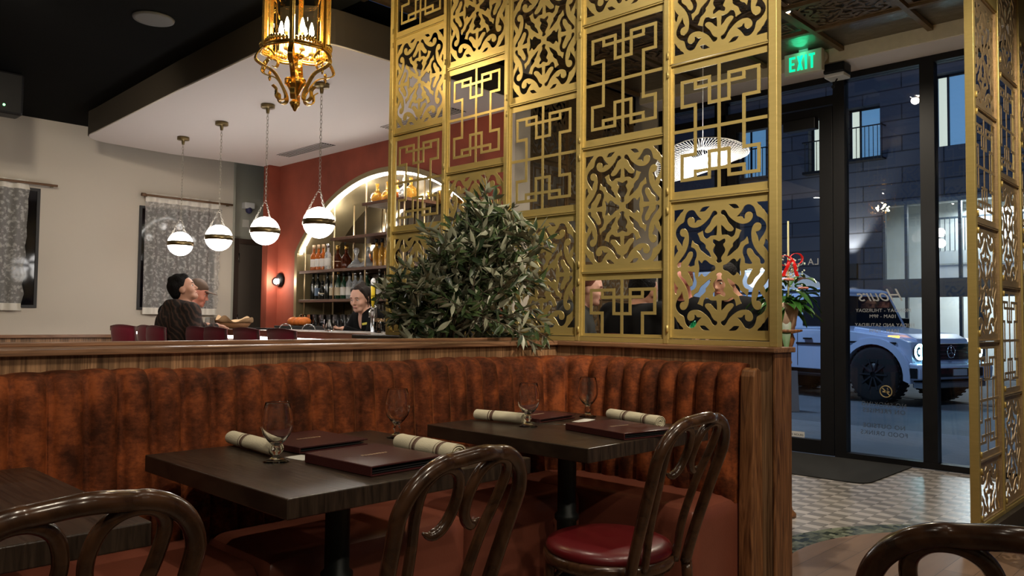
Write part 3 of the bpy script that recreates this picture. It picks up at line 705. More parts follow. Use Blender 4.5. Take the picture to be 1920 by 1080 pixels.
# half height scroll plate: bottom half of the pattern cut at the middle
up = [h for h in HO if max(p[1] for p in h) > .02]
def clip_low(h, z0=.0):
    out = []; n = len(h)
    for i in range(n):
        a = h[i]; b = h[(i+1)%n]
        if a[1] >= z0: out.append(a)
        if (a[1] >= z0) != (b[1] >= z0):
            f = (z0-a[1])/(b[1]-a[1]); out.append((a[0]+(b[0]-a[0])*f, z0))
    return out
upc = [clip_low(h, .012) for h in up]; upc = [h for h in upc if len(h) > 3]
hv, hf_ = plate(upc, [(-PW,-.003),(PW,-.003),(PW,PH),(-PW,PH)])
def fret_mesh(half=False):
    mb = MB(); b = .0075; t = .004
    def H(z, x0, x1):
        if half and z < -.001: return
        for s in (1,-1): mb.box(min(s*x0,s*x1), max(s*x0,s*x1), -t/2, t/2, z-b, z+b)
    def V(x, z0, z1):
        if half: z0 = max(z0, 0); 
        if z1 <= z0: return
        for s in ((1,-1) if x else (1,)): mb.box(s*x-b, s*x+b, -t/2*.98, t/2*.98, z0, z1)
    U, Z = HW, HH
    V(0, -Z, Z)
    if not half: H(0, 0, U)
    for s in (1,-1):
        def VV(x, a, c): V(x, min(s*a*Z,s*c*Z), max(s*a*Z,s*c*Z))
        H(s*.82*Z, .21*U-b, .82*U+b); H(s*.41*Z, .52*U-b, .82*U+b); H(s*.69*Z, 0, .52*U+b); H(s*.40*Z, 0, .21*U+b)
        VV(.82*U, .41, .82); VV(.52*U, 0, .41); VV(.52*U, .69, .82); VV(.21*U, .40, .82)
    z0 = -.003 if half else -PH
    mb.box(-PW,-U,-t/2,t/2,z0,PH); mb.box(U,PW,-t/2,t/2,z0,PH); mb.box(-U,U,-t/2,t/2,Z,PH)
    mb.box(-U,U,-t/2,t/2,z0,(.012 if half else -Z))
    return mb.v, mb.f
fv, ff_ = fret_mesh(); gv, gf_ = fret_mesh(True)
def rim(half):
    # raised edge of a panel door
    mb = MB(); z0 = -.003 if half else -PH; w = .004
    for y0,y1 in ((-.012,-.002),(.002,.012)):
        mb.box(-PW-.001,-PW+w,y0,y1,z0,PH); mb.box(PW-w,PW+.001,y0,y1,z0,PH); mb.box(-PW+w,PW-w,y0,y1,PH-w,PH+.001); mb.box(-PW+w,PW-w,y0,y1,z0-.001,z0+w)
    return mb
def lattice(name_label, cat, mats, origin, ax, ncol, zbase, ztop, start_half, group, hinge=True):
    """one free-standing screen: posts, rails and door-like panels in a half-drop checker"""
    frame_m, panel_m = mats
    t = thing('lattice_screen', name_label, cat, origin, ax, group)
    key = panel_m.name
    meshes = {}
    for k,(v,f) in dict(scroll=(sv,sfc), fret=(fv,ff_), hscroll=(hv,hf_), hfret=(gv,gf_)).items():
        r = rim(k[0]=='h'); vv = list(v)+r.v; n = len(v); fs = list(f)+[tuple(i+n for i in g) for g in r.f]
        meshes[k] = mk_mesh(k+'_panel', vv, fs, panel_m)
    hm = MB().cyl((0,0,-.016),(0,0,.016),.0055,.0055,8).build('hinge', frame_m); hmesh = hm.data; bpy.data.objects.remove(hm)
    for c in range(ncol+1):
        x = c*.52; w = .013 if 0 < c < ncol else .018
        MB().box(x-w, x+w, -.022, .022, .001, ztop-zbase).build('post', frame_m, t, bevel=.002)
    for c in range(ncol):
        xc = c*.52+.26; half = (c % 2 == 0) == start_half; z = .024; typ = 0
        # bottom rail and rails between
        def rail(z0, z1, d): MB().box(xc-.246, xc+.246, -d, d, z0, z1).build('rail', frame_m, t)
        rail(.001, .022, .02)
        kind = start_kind(half)
        while z < ztop-zbase-.05:
            h = .318 if half else .63
            if z+h > ztop-zbase+.02 and not half:
                break
            zc = z if half else z+.315
            o = bpy.data.objects.new(kind+'_panel', meshes[('h' if half else '')+kind]); C.objects.link(o); o.parent = t; o.location = (xc, 0, zc+(.004 if half else 0))
            if hinge:
                for dz in ((.03,.27) if half else (-.27,.27)):
                    hh = bpy.data.objects.new('hinge', hmesh); C.objects.link(hh); hh.parent = o; hh.location = (-PW-.004, HSIDE*.026, dz)
            z += .316 if half else .63
            kind = 'fret' if kind == 'scroll' else 'scroll'; half = False
        if ztop-zbase-z > .002: rail(z+.001, ztop-zbase, .02)
    return t
def start_kind(half): return KINDS[half]
# main screen on the booth wall; local x runs along -Y (from the bar end to the near end)
HSIDE = -1
KINDS = {True:'fret', False:'scroll'}
lattice('tall gold lattice screen standing on the booth half wall, behind the potted tree', 'screen', (M['gold'], M['gold']), (3.12, 4.09, 1.066), -PI/2, 5, 1.066, 3.617, False, 'gold lattice screens')
# screens both sides of the entrance
KINDS = {True:'scroll', False:'scroll'}
sbox('trim_10', M['fascia'], 4.62, 7.0, 1.09, 1.19, 0, .11)
lattice('floor-standing lattice screen at the right edge of the picture, edge-on beside the entrance', 'screen', (M['gold'], M['pale_gold']), (4.66, 1.14, .11), 0, 4, .11, 3.52, True, 'gold lattice screens')
sbox('trim_10', M['fascia'], 5.2, 7.0, 4.79, 4.89, 0, .11)
lattice('darker lattice screen at the far side of the entrance, seen through the big gold screen', 'screen', (M['bronze'], M['bronze']), (5.24, 4.84, .11), 0, 3, .11, 3.52, False, 'gold lattice screens', hinge=False)
# ceiling panels of the entry: the same lattice laid flat under a dark metal ceiling
cm = mat('pressed_dark_metal', (.20,.17,.13), .32, .75, bump=.6, bs=14)
sbox('ceiling', cm, 3.3, 6.69, 1.2, 4.75, 3.519, 3.60)
cp = {}
for k,(v,f) in dict(scroll=(sv,sfc), fret=(fv,ff_)).items(): cp[k] = mk_mesh('ceiling_'+k, v, f, M['bronze'])
ct = thing('ceiling_grille', 'dark bronze scroll and fret ceiling grille over the entrance doors', 'grille', (3.3,1.2,3.50))
gb = MB()
for i in range(6): gb.box(i*.56, i*.56+.04, 0, 3.55, -.02, .014)
for j in range(6): gb.box(0, 3.39, j*.69, j*.69+.04, -.021, .014)
gb.build('grid_bars', M['bronze'], ct)
for i in range(5):
    for j in range(5):
        o = bpy.data.objects.new('ceiling_panel', cp['scroll' if (i+j) % 2 else 'fret']); C.objects.link(o); o.parent = ct
        o.location = (i*.56+.30, j*.69+.365, 0); o.rotation_euler = (PI/2,0,0)
# ================================================================ lamps
def ribbon(path, ang, w, t):
    """path of (r, z) in the vertical plane at angle ang, band of width w and thickness t"""
    d = Vector((math.cos(ang), math.sin(ang), 0)); s = Vector((-math.sin(ang), math.cos(ang), 0)); up = Vector((0,0,1))
    P = [Vector((r, z)) for r, z in path]; mb = MB(); vs = []
    for i, p in enumerate(P):
        a = P[max(i-1,0)]; b = P[min(i+1,len(P)-1)]; tt = (b-a).normalized(); nn = Vector((-tt.y, tt.x))
        for j, k in ((-1,-1),(1,-1),(1,1),(-1,1)):
            q2 = p+nn*(k*t/2); vs.append(d*q2.x+up*q2.y+s*(j*w/2))
    n = len(P); fs = [(i*4+k, i*4+(k+1)%4, i*4+4+(k+1)%4, i*4+4+k) for i in range(n-1) for k in range(4)]+[(3,2,1,0), tuple((n-1)*4+k for k in range(4))]
    return mb.add(vs, fs, False)
def lantern():
    t = thing('hanging_lantern', 'six-sided brass and glass hanging lantern with lit candle bulbs, hung from the dark ceiling', 'lantern', (2.37,4.03,2.35))
    A0 = math.radians(232); R = .185; zb, zt = .345, .80
    for k in range(6):
        a = A0+k*PI/3; c, s = math.cos(a), math.sin(a); d = Vector((c,s,0)); tn = Vector((-s,c,0))
        p = MB().box(-.012,.012,-.014,.014,zb-.02,zt+.02).box(-.016,.016,-.006,.006,zb,zt)
        p.xf(Matrix.Translation(d*R)@Matrix.Rotation(a,4,'Z')); p.build('post', M['brass'], t, bevel=.002)
        # bowed rails between the posts, dipping in the middle
        b = A0+(k+1)*PI/3; e0 = Vector((c,s,0))*R; e1 = Vector((math.cos(b),math.sin(b),0))*R
        for zz, sg, nme in ((zb,-1,'lower_rail'),(zt,1,'upper_rail')):
            pts = []
            for i in range(13):
                f = i/12; q = e0.lerp(e1,f); bow = .035*math.sin(PI*f); q = q+((e0+e1).normalized())*bow; pts.append(Vector((q.x,q.y,zz+sg*(.012*math.sin(PI*f)))))
            MB().tube(pts, .009, 6, flat=1).tube([p+Vector((0,0,.014)) for p in pts], .006, 6).build(nme, M['brass'], t)
        # glass
        def fn(u, v, e0=e0, e1=e1):
            q = e0.lerp(e1, .04+.92*u); q = q+((e0+e1).normalized())*(.033*math.sin(PI*u)); return (q.x, q.y, zb+.012+(zt-zb-.02)*v)
        MB().grid(fn, 10, 1).build('glass_pane', M['lantern_glass'], t)
        # cresting of small leaves on the lower rail
        mb = MB()
        for i in range(9):
            f = .12+.76*i/8; q = e0.lerp(e1,f)+((e0+e1).normalized())*(.035*math.sin(PI*f)); h = .012+.020*math.sin(PI*f)
            mb.sphere((q.x,q.y,zb+.012+h*.5), .010, 8, 6, (1,1,h/.016))
        mb.build('crest', M['brass'], t)
        # lower scroll arms
        path = spline([(R-.01,zb+.01,0),(R+.035,zb-.045,0),(R+.05,zb-.085,0),(R+.02,zb-.11,0),(.13,zb-.14,0),(.085,zb-.20,0),(.058,zb-.255,0),(.062,zb-.285,0),(.088,zb-.292,0),(.112,zb-.272,0),(.112,zb-.235,0),(.135,zb-.215,0)],5)
        ribbon([(p.x,p.y) for p in path], a, .028, .007).build('scroll_arm', M['brass'], t, bevel=.0012)
        path = spline([(R-.005,zb+.0,0),(R-.045,zb-.025,0),(R-.06,zb-.05,0),(R-.045,zb-.072,0),(R-.022,zb-.062,0)],5)
        ribbon([(p.x,p.y) for p in path], a, .020, .005).build('scroll_curl', M['brass'], t)
        q = d*(R+.028)
        MB().lathe([(.001,-.150),(.005,-.144),(.009,-.128),(.004,-.118),(.008,-.108),(.010,-.100),(.003,-.088)],12,(q.x-.03*c,q.y-.03*s,zb)).build('drop', M['brass'], t)
    MB().lathe([(.001,.0),(.008,.004),(.012,.014),(.022,.030),(.030,.050),(.024,.058),(.014,.066),(.013,.088),(.022,.098),(.040,.135),(.052,.150),(.060,.158),(.060,.185),(.045,.190),(.02,.20),(.014,.24),(.014,.30),(.028,.305),(.05,.318),(.05,.328),(.014,.335)], 28).build('finial', M['brass'], t)
    for k in range(6):
        a = A0+PI/6+k*PI/3; x, y = .085*math.cos(a), .085*math.sin(a)
        cn = MB().lathe([(.016,.332),(.018,.345),(.010,.350),(.010,.43),(.014,.435)], 14, (x,y,0)).tube([(0,0,.325),(x*.5,y*.5,.315),(x,y,.335)], .005, 6).build('candle', mat('ivory_candle', (.75,.62,.38), .5) if k == 0 else bpy.data.materials['ivory_candle'], t)
        MB().lathe([(.006,.436),(.013,.455),(.014,.470),(.009,.495),(.002,.520)], 14, (x,y,0)).build('bulb', M['bulb'], cn)
    lp = lamp('lantern_glow', 'POINT', (2.37,4.03,2.86), 17, (1,.78,.45), .06)
    for k in range(6):
        a = A0+k*PI/3
        path = spline([(R,zt,0),(R+.03,zt+.03,0),(R+.02,zt+.07,0),(.10,zt+.10,0),(.02,zt+.12,0)],5)
        ribbon([(p.x,p.y) for p in path], a, .020, .006).build('crown_arm', M['brass'], t)
    MB().cyl((0,0,zt+.10),(0,0,.94),.008,.008,8).build('stem', M['brass'], t)
    return t
lantern()
def chain_mb(a, b, L_=.032, w=.0075, r=.0016):
    a = Vector(a); b = Vector(b); d = (b-a); n = max(1, round(d.length/(L_*.78))); d.normalize(); st = (b-a).length/n; mb = MB()
    u = Vector((0,0,1)) if abs(d.z) < .9 else Vector((1,0,0)); u = (u-d*u.dot(d)).normalized(); v = d.cross(u)
    for i in range(n):
        c = a+d*(st*(i+.5)); s = u if i % 2 else v
        pts = [c+d*(math.sin(2*PI*k/10)*L_*.5)+s*(math.cos(2*PI*k/10)*w) for k in range(10)]
        mb.tube(pts, r, 5, closed=True)
    return mb
def globe(loc, label):
    t = thing('globe_pendant', label, 'pendant lamp', loc, 0, 'globe pendants over the bar')
    MB().sphere((0,0,0), .124, 32, 20).build('globe', M['opal'], t)
    MB().lathe([(.122,-.023),(.1285,-.023),(.1285,.023),(.122,.023),(.122,-.023)], 48, cap=False).build('band', M['dark_brass'], t)
    top = 3.04-loc[2]
    for k in range(3):
        a = .5+k*2*PI/3; x, y = .126*math.cos(a), .126*math.sin(a)
        chain_mb((x,y,.012),(x*.12,y*.12,.245),.030).build('chain', M['chain'], t)
    MB().tube([(.012*math.cos(2*PI*i/14),0,.255+.012*math.sin(2*PI*i/14)) for i in range(14)], .0022, 6, closed=True).build('ring', M['chain'], t)
    chain_mb((0,0,.265),(0,0,top-.075),.040,.009,.0019).build('chain', M['chain'], t)
    MB().lathe([(.012,top-.08),(.016,top-.055),(.016,top-.035),(.058,top-.032),(.060,top-.030),(.060,top-.001)], 28).build('canopy', M['dark_brass'], t)
    return t
g0 = None
for i, (x, y, l) in enumerate(((3.505,8.15,'leftmost of the four lit white globe pendants, hung farthest away over the bar'),(3.48,7.24,'second of the four lit white globe pendants, counted from the left'),(3.462,6.335,'third of the four lit white globe pendants, in front of the terracotta corner'),(3.44,5.447,'rightmost of the four lit white globe pendants, in front of the lit arch'))):
    if g0 is None: g0 = globe((x,y,1.926), l)
    else: dup(g0, (x,y,1.926), None, l)
    lamp('globe_glow', 'POINT', (x,y,1.926-.14), 5, (1,.95,.88), .1)
# linear grilles in the soffit
def grille(y0, y1, label):
    t = thing('air_vent', label, 'vent', (4.69,(y0+y1)/2,3.035), 0, 'slot vents in the soffit'); h = (y1-y0)/2
    MB().box(-.085,.085,-h,h,0,.004).build('backing', M['black'], t)
    for k in range(6): MB().box(-.085+k*.031,-.085+k*.031+.008,-h,h,-.004,0).build('slat', M['soffit'], t)
    return t
grille(7.27,8.20,'black slotted air vent in the white soffit, above the rightmost globe pendant'); grille(5.2,6.24,'black slotted air vent in the white soffit, cut by the gold screen')
sp = thing('ceiling_speaker', 'round dark grey speaker grille in the black ceiling', 'speaker', (2.22,5.71,3.288))
MB().lathe([(.115,-.012),(.135,-.012),(.14,0),(.115,0)], 40).build('rim', mat('speaker_rim', (.12,.12,.12), .6), sp); MB().lathe([(.001,-.006),(.115,-.008)], 40, cap=False).build('mesh_grille', mat('speaker_mesh', (.035,.035,.035), .7), sp)
wb = thing('wall_speaker', 'black box speaker with tiny green light, cut by the left picture edge', 'speaker', (1.73,8.0,3.05))
MB().box(-.3,.25,-.1,.1,-.13,.239).build('cabinet', M['black_metal'], wb, bevel=.02); MB().sphere((.10,-.103,-.06),.010,8,6).build('status_light', mat('green_led', (.1,1,.2), .4, emit=(.2,1,.3), es=6), wb)
# unseen downlights at the spots, glowing lenses added for glints on the glasses
for i,(x,y,z,p_,t_,s_) in enumerate(FIX):
    rl_ = thing('unseen_downlight', 'recessed ceiling downlight over the room, out of the picture, %s' % ('over the middle table','over the nearest tables','aimed at the gold screen','aimed at the corner table','aimed at the right screen','over the left table','aimed at the left lace curtain','aimed at the bar guests','aimed at the white wall','added fill behind the viewer on the left','added fill behind the viewer in the middle','added fill behind the viewer on the right','added to brighten the entrance tiles')[i], 'ceiling light', (x,y,z), 0, 'recessed ceiling lights')
    MB().lathe([(.045,-.004),(.06,-.004),(.062,.0),(.045,.0)],28,(0,0,.028),cap=False).build('trim_ring', M['dark_grey'], rl_)
    MB().lathe([(.001,.024),(.044,.024)],24,cap=False).build('lens', mat('downlight_lens',(1,.95,.85),.4,emit=(1,.90,.74),es=130) if i == 0 else bpy.data.materials['downlight_lens'], rl_)
# sconce on the orange wall
sc2 = thing('wall_sconce', 'small black flush wall lamp with glass shade on terracotta wall', 'wall lamp', (4.995,8.73,1.635))
MB().lathe([(.001,0),(.085,0),(.085,.02),(.05,.045),(.001,.045)], 24, M=Matrix.Rotation(-PI/2,4,'Y')).build('backplate', M['black_metal'], sc2)
MB().sphere((-.06,0,-.02),.055,18,12).build('glass_shade', M['glass'], sc2); MB().sphere((-.06,0,-.02),.022,12,8).build('bulb', M['white_bulb'], sc2)
lamp('sconce_glow', 'POINT', (4.80,8.70,1.62), 7, (1,.85,.7), .03)
# ================================================================ bar
br = thing('bar_counter', 'long wood-edged bar counter with stone top under the globe pendants', 'bar', (3.5,6.75,0))
MB().box(-.30,.35,-2.35,2.35,1.035,1.067).build('worktop', mat('grey_marble', (.42,.38,.36), .25, var=.2, vs=5), br, bevel=.004)
MB().box(-.325,-.30,-2.35,2.35,1.018,1.069).build('wood_edge', M['walnut_y'], br, bevel=.003)
MB().box(-.12,.30,-2.3,2.3,0,1.035).build('body', M['walnut'], br)
MB().box(-.155,-.130,-2.3,2.3,.985,1.015).build('light_strip', mat('bar_led', (1,1,1), .4, emit=(1,.96,.92), es=14), br)
MB().box(-.127,-.121,-2.3,2.3,.55,.98).build('front_panel', mat('dark_brown_panel', (.07,.045,.035), .4), br)
bk = thing('back_bar', 'dark back counter inside the arch carrying glasses and pumpkins', 'counter', (5.05,6.72,0))
MB().box(-.36,.43,-1.60,1.60,1.04,1.085).build('worktop', M['dark_grey'], bk, bevel=.003); MB().box(-.30,.43,-1.58,1.58,0,1.04).build('cabinet', M['fascia'], bk)
for k in range(4): MB().box(-.312,-.302,-1.56+k*.79,-.80+k*.79,.05,1.0).build('door', M['black_metal'], bk)
sh = thing('bar_shelf_unit', 'walnut shelves on slim brass uprights inside the lit arch', 'shelf', (5.0,6.72,1.085))
for z, hw in ((1.39,1.60),(1.73,1.60),(2.08,.96),(2.42,.36)): MB().box(.0,.44,-hw,hw,z-1.085-.032,z-1.085).build('shelf_board', M['shelf'], sh, bevel=.002)
def ztop(y): return AZ+math.sqrt((AR-.055)**2-y*y)-1.085
for y in (-1.53,-1.0,-.93,-.33,.33,.93,1.53):
    for x in (.035,.30):
        if abs(y) == 1.0: continue
        MB().cyl((x,y,0.001),(x,y,ztop(y)-.002),.009,.009,8).build('upright', M['brass_rod'], sh)
ar = arch(48, AR-.062, AH-.062, 1.15); ar = ar[1:-1]
t = tag(MB().tube([(5.035,a,b) for a,b in ar], .013, 8).build('arch_light_strip', M['led']), 'bright white light strip following the inner edge of the arch', 'light strip')
for k in (6,14,22,30,38): lamp('arch_glow', 'POINT', (5.12, ar[k][0]*.94+AC*.06, ar[k][1]-.10), 4.5, (1,.95,.88), .05)
# ---------------------------------------------------------------- bottles and glasses
def liquid(name, c, rough=.05): 
    return mat(name, c, rough, trans=.75, ior=1.35)
LQ = dict(amber=liquid('amber_spirit', (.75,.22,.04)), dark=mat('dark_bottle_glass', (.006,.008,.006), .08, coat=.4), clear=liquid('clear_spirit', (.85,.9,.95)), green=mat('green_bottle_glass', (.01,.04,.02), .08, coat=.4), gold=liquid('golden_spirit', (.85,.48,.08)), brown=liquid('brown_spirit', (.20,.05,.02)))
LB = dict(white=mat('white_label', (.65,.62,.58), .7), cream=mat('cream_label', (.55,.47,.33), .7), black=mat('black_label', (.02,.02,.02), .6), blue=mat('blue_label', (.10,.16,.25), .6))
CP = dict(cork=mat('cork_cap', (.45,.30,.18), .8), black=M['black_metal'], gold=M['brass'], silver=M['chrome'])
SHP = dict(
 tall=[(.001,0),(.037,0),(.038,.01),(.038,.17),(.030,.195),(.014,.215),(.013,.27),(.016,.272),(.016,.285)],
 wine=[(.001,0),(.036,0),(.037,.01),(.037,.175),(.030,.205),(.015,.235),(.0135,.30),(.0155,.302),(.0155,.31)],
 squat=[(.001,0),(.046,0),(.050,.02),(.048,.09),(.030,.125),(.014,.145),(.013,.19),(.016,.192),(.016,.20)],
 flask=[(.001,0),(.04,0),(.070,.03),(.078,.07),(.066,.11),(.030,.145),(.018,.165),(.017,.21),(.026,.235),(.026,.24)],
 decanter=[(.001,0),(.09,0),(.098,.012),(.080,.035),(.040,.075),(.018,.11),(.015,.15),(.028,.175),(.034,.20),(.022,.225),(.001,.23)],
)
NB = {}
def bottle(loc, shape, liq, lab, cap, label, group, s=1.0):
    key = (shape, liq, lab, cap, s)
    if key in NB: return dup(NB[key], loc, None, label, group)
    t = thing('liquor_bottle', label, 'bottle', loc, 0, group)
    pr_ = [(r*s, z*s) for r,z in SHP[shape]]
    MB().lathe(pr_, 18).build('glass_body', LQ[liq], t)
    zt_ = pr_[-1][1]; rt = pr_[-1][0]
    if cap: MB().lathe([(rt+.001,zt_-.025*s),(rt+.002,zt_+.018*s),(.001,zt_+.020*s)], 14).build('stopper', CP[cap], t)
    if lab:
        r = pr_[2][0]*s if False else pr_[3][0]; z0, z1 = (.045*s,.135*s) if shape != 'squat' else (.03*s,.075*s)
        MB().lathe([(r+.0008,z0),(r+.0008,z1)], 18, cap=False).build('label_band', LB[lab], t)
    NB[key] = t; return t
SZ = {1:1.391, 2:1.731, 3:2.081, 4:2.421}
for i, (y, sh_, lq, lb, cp_, w) in enumerate(((8.17,'tall','amber','white','cork','first'),(8.07,'tall','amber','white','cork','second'),(7.97,'tall','amber','white','cork','third'))):
    bottle((5.10,y,SZ[2]), sh_, lq, lb, cp_, '%s from the left of three amber bottles with white labels on the second shelf' % w, 'bottles on the arch shelves', 1.0)
bottle((5.10,7.87,SZ[2]),'tall','clear','white','silver','clear bottle with white label, right of the three amber bottles','bottles on the arch shelves')
bottle((5.12,7.70,SZ[2]),'squat','brown','cream','gold','squat dark cognac bottle with a cream label on the second shelf','bottles on the arch shelves',1.25)
bottle((5.14,7.56,SZ[2]),'squat','brown',None,'gold','squat dark cognac bottle without label on the second shelf','bottles on the arch shelves',1.25)
bottle((5.12,7.34,SZ[2]),'decanter','clear',None,None,'wide clear glass decanter on the second shelf, left one','bottles on the arch shelves',1.0)
bottle((5.12,7.13,SZ[2]),'decanter','clear',None,None,'wide clear glass decanter on the second shelf, right one','bottles on the arch shelves',1.0)
for i,y in enumerate((6.97,6.87,6.77)): bottle((5.12,y,SZ[2]),'tall','gold',None,'black','%s of three golden bottles with black stoppers on the second shelf' % ('left one','middle one','right one')[i],'bottles on the arch shelves')
for i, (y, sh_, lq, lb, cp_, l) in enumerate((
 (8.20,'wine','dark',None,'black','dark wine bottle at the left end of the lowest shelf'),
 (8.10,'wine','dark','blue','black','dark wine bottle with blue label on the lowest shelf'),
 (8.00,'squat','dark','cream','black','low dark bottle with cream label, third on the lowest shelf'),
 (7.90,'wine','dark',None,'black','unlabelled dark wine bottle, fourth on the lowest shelf'),
 (7.79,'wine','dark','cream','black','dark wine bottle with big cream label on the lowest shelf'),
 (7.68,'wine','green','cream','gold','green wine bottle with cream label on the lowest shelf'),
 (7.57,'tall','green','white','black','green bottle with white label and black cap on the lowest shelf'),
 (7.46,'tall','clear','white','black','clear bottle with white label and black cap on the lowest shelf'),
 (7.35,'tall','clear',None,'silver','plain clear bottle left of the bartender on the lowest shelf'),
 (7.24,'tall','clear','blue','silver','clear bottle with blue label on the lowest shelf'),
 (7.13,'tall','green','white','silver','green bottle with white label and silver cap behind the bartender'),
 (6.90,'wine','dark','white','silver','dark wine bottle with white label right of the bartender head'),
 (6.76,'tall','clear','white','silver','clear bottle with white label near the beer tap'),
 (6.60,'tall','dark','white','black','dark bottle with white label right of the beer tap'),
 (6.45,'wine','dark',None,'gold','dark wine bottle with gold cap half hidden by leaves'))):
    bottle((5.12,y,SZ[1]), sh_, lq, lb, cp_, l, 'bottles on the arch shelves')
for i,(y,lq,l) in enumerate(((7.0,'gold','round golden flask at the left end of the top shelf'),(6.81,'gold','round golden flask second on the top shelf'),(6.66,'amber','round amber flask third on the top shelf, just left of the screen'),(6.52,'clear','round clear flask on the top shelf seen through the screen'),(6.42,'gold','round golden flask at the right end of the top shelf'))): bottle((5.14,y,SZ[4]),'flask',lq,None,'silver' if lq=='clear' else None,l,'bottles on the arch shelves',.9)
for i,(y,lq) in enumerate(((6.1,'dark'),(5.95,'brown'),(5.8,'amber'),(5.6,'dark'))): bottle((5.12,y,SZ[2]),'wine',lq,None,'black','%s bottle on the second shelf, seen only through the gold screen (%s)' % ({'dark':'black','brown':'brown','amber':'amber'}[lq], ('left end','inner left','inner right','right end')[i]),'bottles on the arch shelves')
gg = None
for i in range(22):
    y = 7.98-i*.066; x = 4.86+(i%2)*.07
    if gg is None:
        gg = thing('bar_glass', 'clear glass in the crowded row on the back counter', 'glass', (x,y,1.0855), 0, 'glasses on the back counter')
        MB().lathe([(.001,0),(.026,0),(.028,.004),(.031,.13),(.0285,.13),(.026,.01),(.001,.008)], 14, cap=False).build('tumbler', M['glass'], gg)
    else: dup(gg, (x,y,1.0855))
pk = mat('pumpkin_skin', (.75,.20,.035), .5, var=.2, vs=9)
for i,(y,l) in enumerate(((8.06,'left'),(7.94,'middle'),(7.83,'right'))):
    t = thing('pumpkin', '%s of the three small orange pumpkins on the back counter' % l, 'pumpkin', (4.79,y,1.0855), i*.8, 'pumpkins on the back counter')
    mb = MB(); mb.grid(lambda u,v: ((.066*(1+.10*abs(math.cos(5*PI*u*1.0)))*max(math.sin(PI*v),.001))*math.cos(2*PI*u), (.066*(1+.10*abs(math.cos(5*PI*u)))*max(math.sin(PI*v),.001))*math.sin(2*PI*u), .05-.05*math.cos(PI*v)), 40, 12); mb.build('rind', pk, t)
    MB().cyl((0,0,.095),(.006,0,.12),.008,.006,8).build('stem', M['olive_metal'], t)
# on the bar top
ZB = 1.0675
t = thing('rocks_glass', 'short clear tumbler standing alone on the bar in front of the bartender', 'glass', (3.52,5.40,ZB)); MB().lathe([(.001,0),(.030,0),(.032,.004),(.041,.092),(.038,.092),(.030,.012),(.001,.010)], 20, cap=False).build('tumbler', M['glass'], t); MB().lathe([(.001,.013),(.029,.013),(.034,.06),(.001,.06)],18).build('ice_water', LQ['clear'], t)
t = thing('iced_drink', 'tall brown iced drink with foam on the bar, right of the bartender', 'drink', (3.52,4.745,ZB)); MB().lathe([(.001,0),(.032,0),(.034,.004),(.044,.105),(.0425,.105),(.032,.006),(.001,.005)],20,cap=False).build('glass_cup', M['glass'], t); MB().lathe([(.001,.007),(.031,.007),(.039,.078),(.001,.078)],18).build('liquid', mat('iced_coffee',(.38,.16,.05),.3,var=.5,vs=60), t); MB().lathe([(.001,.079),(.040,.079),(.042,.092),(.001,.096)],18).build('foam', mat('foam',(.62,.42,.26),.8), t)
t = thing('whiskey_glass', 'tumbler of amber drink on the bar beside the chip basket', 'drink', (3.5,7.24,ZB)); MB().lathe([(.001,0),(.033,0),(.038,.085),(.036,.085),(.031,.008),(.001,.007)],18,cap=False).build('tumbler', M['glass'], t); MB().lathe([(.001,.009),(.030,.009),(.034,.055),(.001,.055)],16).build('liquid', mat('tea',(.55,.16,.03),.3), t)
t = thing('napkin_holder', 'steel napkin holder on the bar left of the amber drink', 'napkin holder', (3.58,7.52,ZB)); MB().box(-.06,.06,-.05,-.045,0,.10).box(-.06,.06,.045,.05,0,.10).box(-.06,.06,-.05,.05,0,.005).build('holder', M['chrome'], t, bevel=.001); MB().box(-.055,.055,-.04,.04,.006,.09).build('napkins', M['paper'], t)
t = thing('chip_basket', 'brown basket of chips lined with paper on the bar', 'basket', (3.5,6.93,ZB)); MB().lathe([(.001,0),(.10,0),(.12,.012),(.15,.05),(.145,.05),(.115,.016),(.001,.008)],28,cap=False).build('basket', mat('wicker',(.22,.10,.04),.7), t)
pp = MB()
def liner(u,v): 
    a = 2*PI*u; r = .05+.12*v; return (r*math.cos(a), r*math.sin(a), .02+.05*v+.045*(v**2)*(abs(math.sin(2*a+.6))**3)+.012*math.sin(7*a)*v)
pp.grid(liner, 48, 6); pp.build('paper_liner', mat('kraft_paper',(.62,.42,.24),.8), t)
for i,(y,w,l) in enumerate(((6.45,.24,'black oval tray with cutlery on the bar beside the chip basket'),(6.18,.16,'folded black menu lying on the bar, right of the trays'))):
    t = thing('serving_tray', l, 'tray', (3.52,y,ZB)); MB().lathe([(.001,0),(w*.55,0),(w*.6,.012),(w*.56,.012),(w*.5,.004),(.001,.004)],28,cap=False).build('dish', M['black_metal'], t); MB().box(-.05,.05,-.01,.01,.005,.009).build('cutlery', M['chrome'], t)
for i,(y,l) in enumerate(((6.02,'left of the two thin bent wire napkin rings on the bar'),(5.66,'right of the two thin bent wire napkin rings on the bar'))):
    o = MB().tube([(.055*math.cos(PI*k/14)*1,.004*k/14,.052*math.sin(PI*k/14)) for k in range(15)], .004, 6).build('wire_hoop', M['chrome']); o.location = (3.5,y,ZB); o.rotation_euler = (0,0,2.3); tag(o, l, 'wire ring', 'wire rings on the bar')
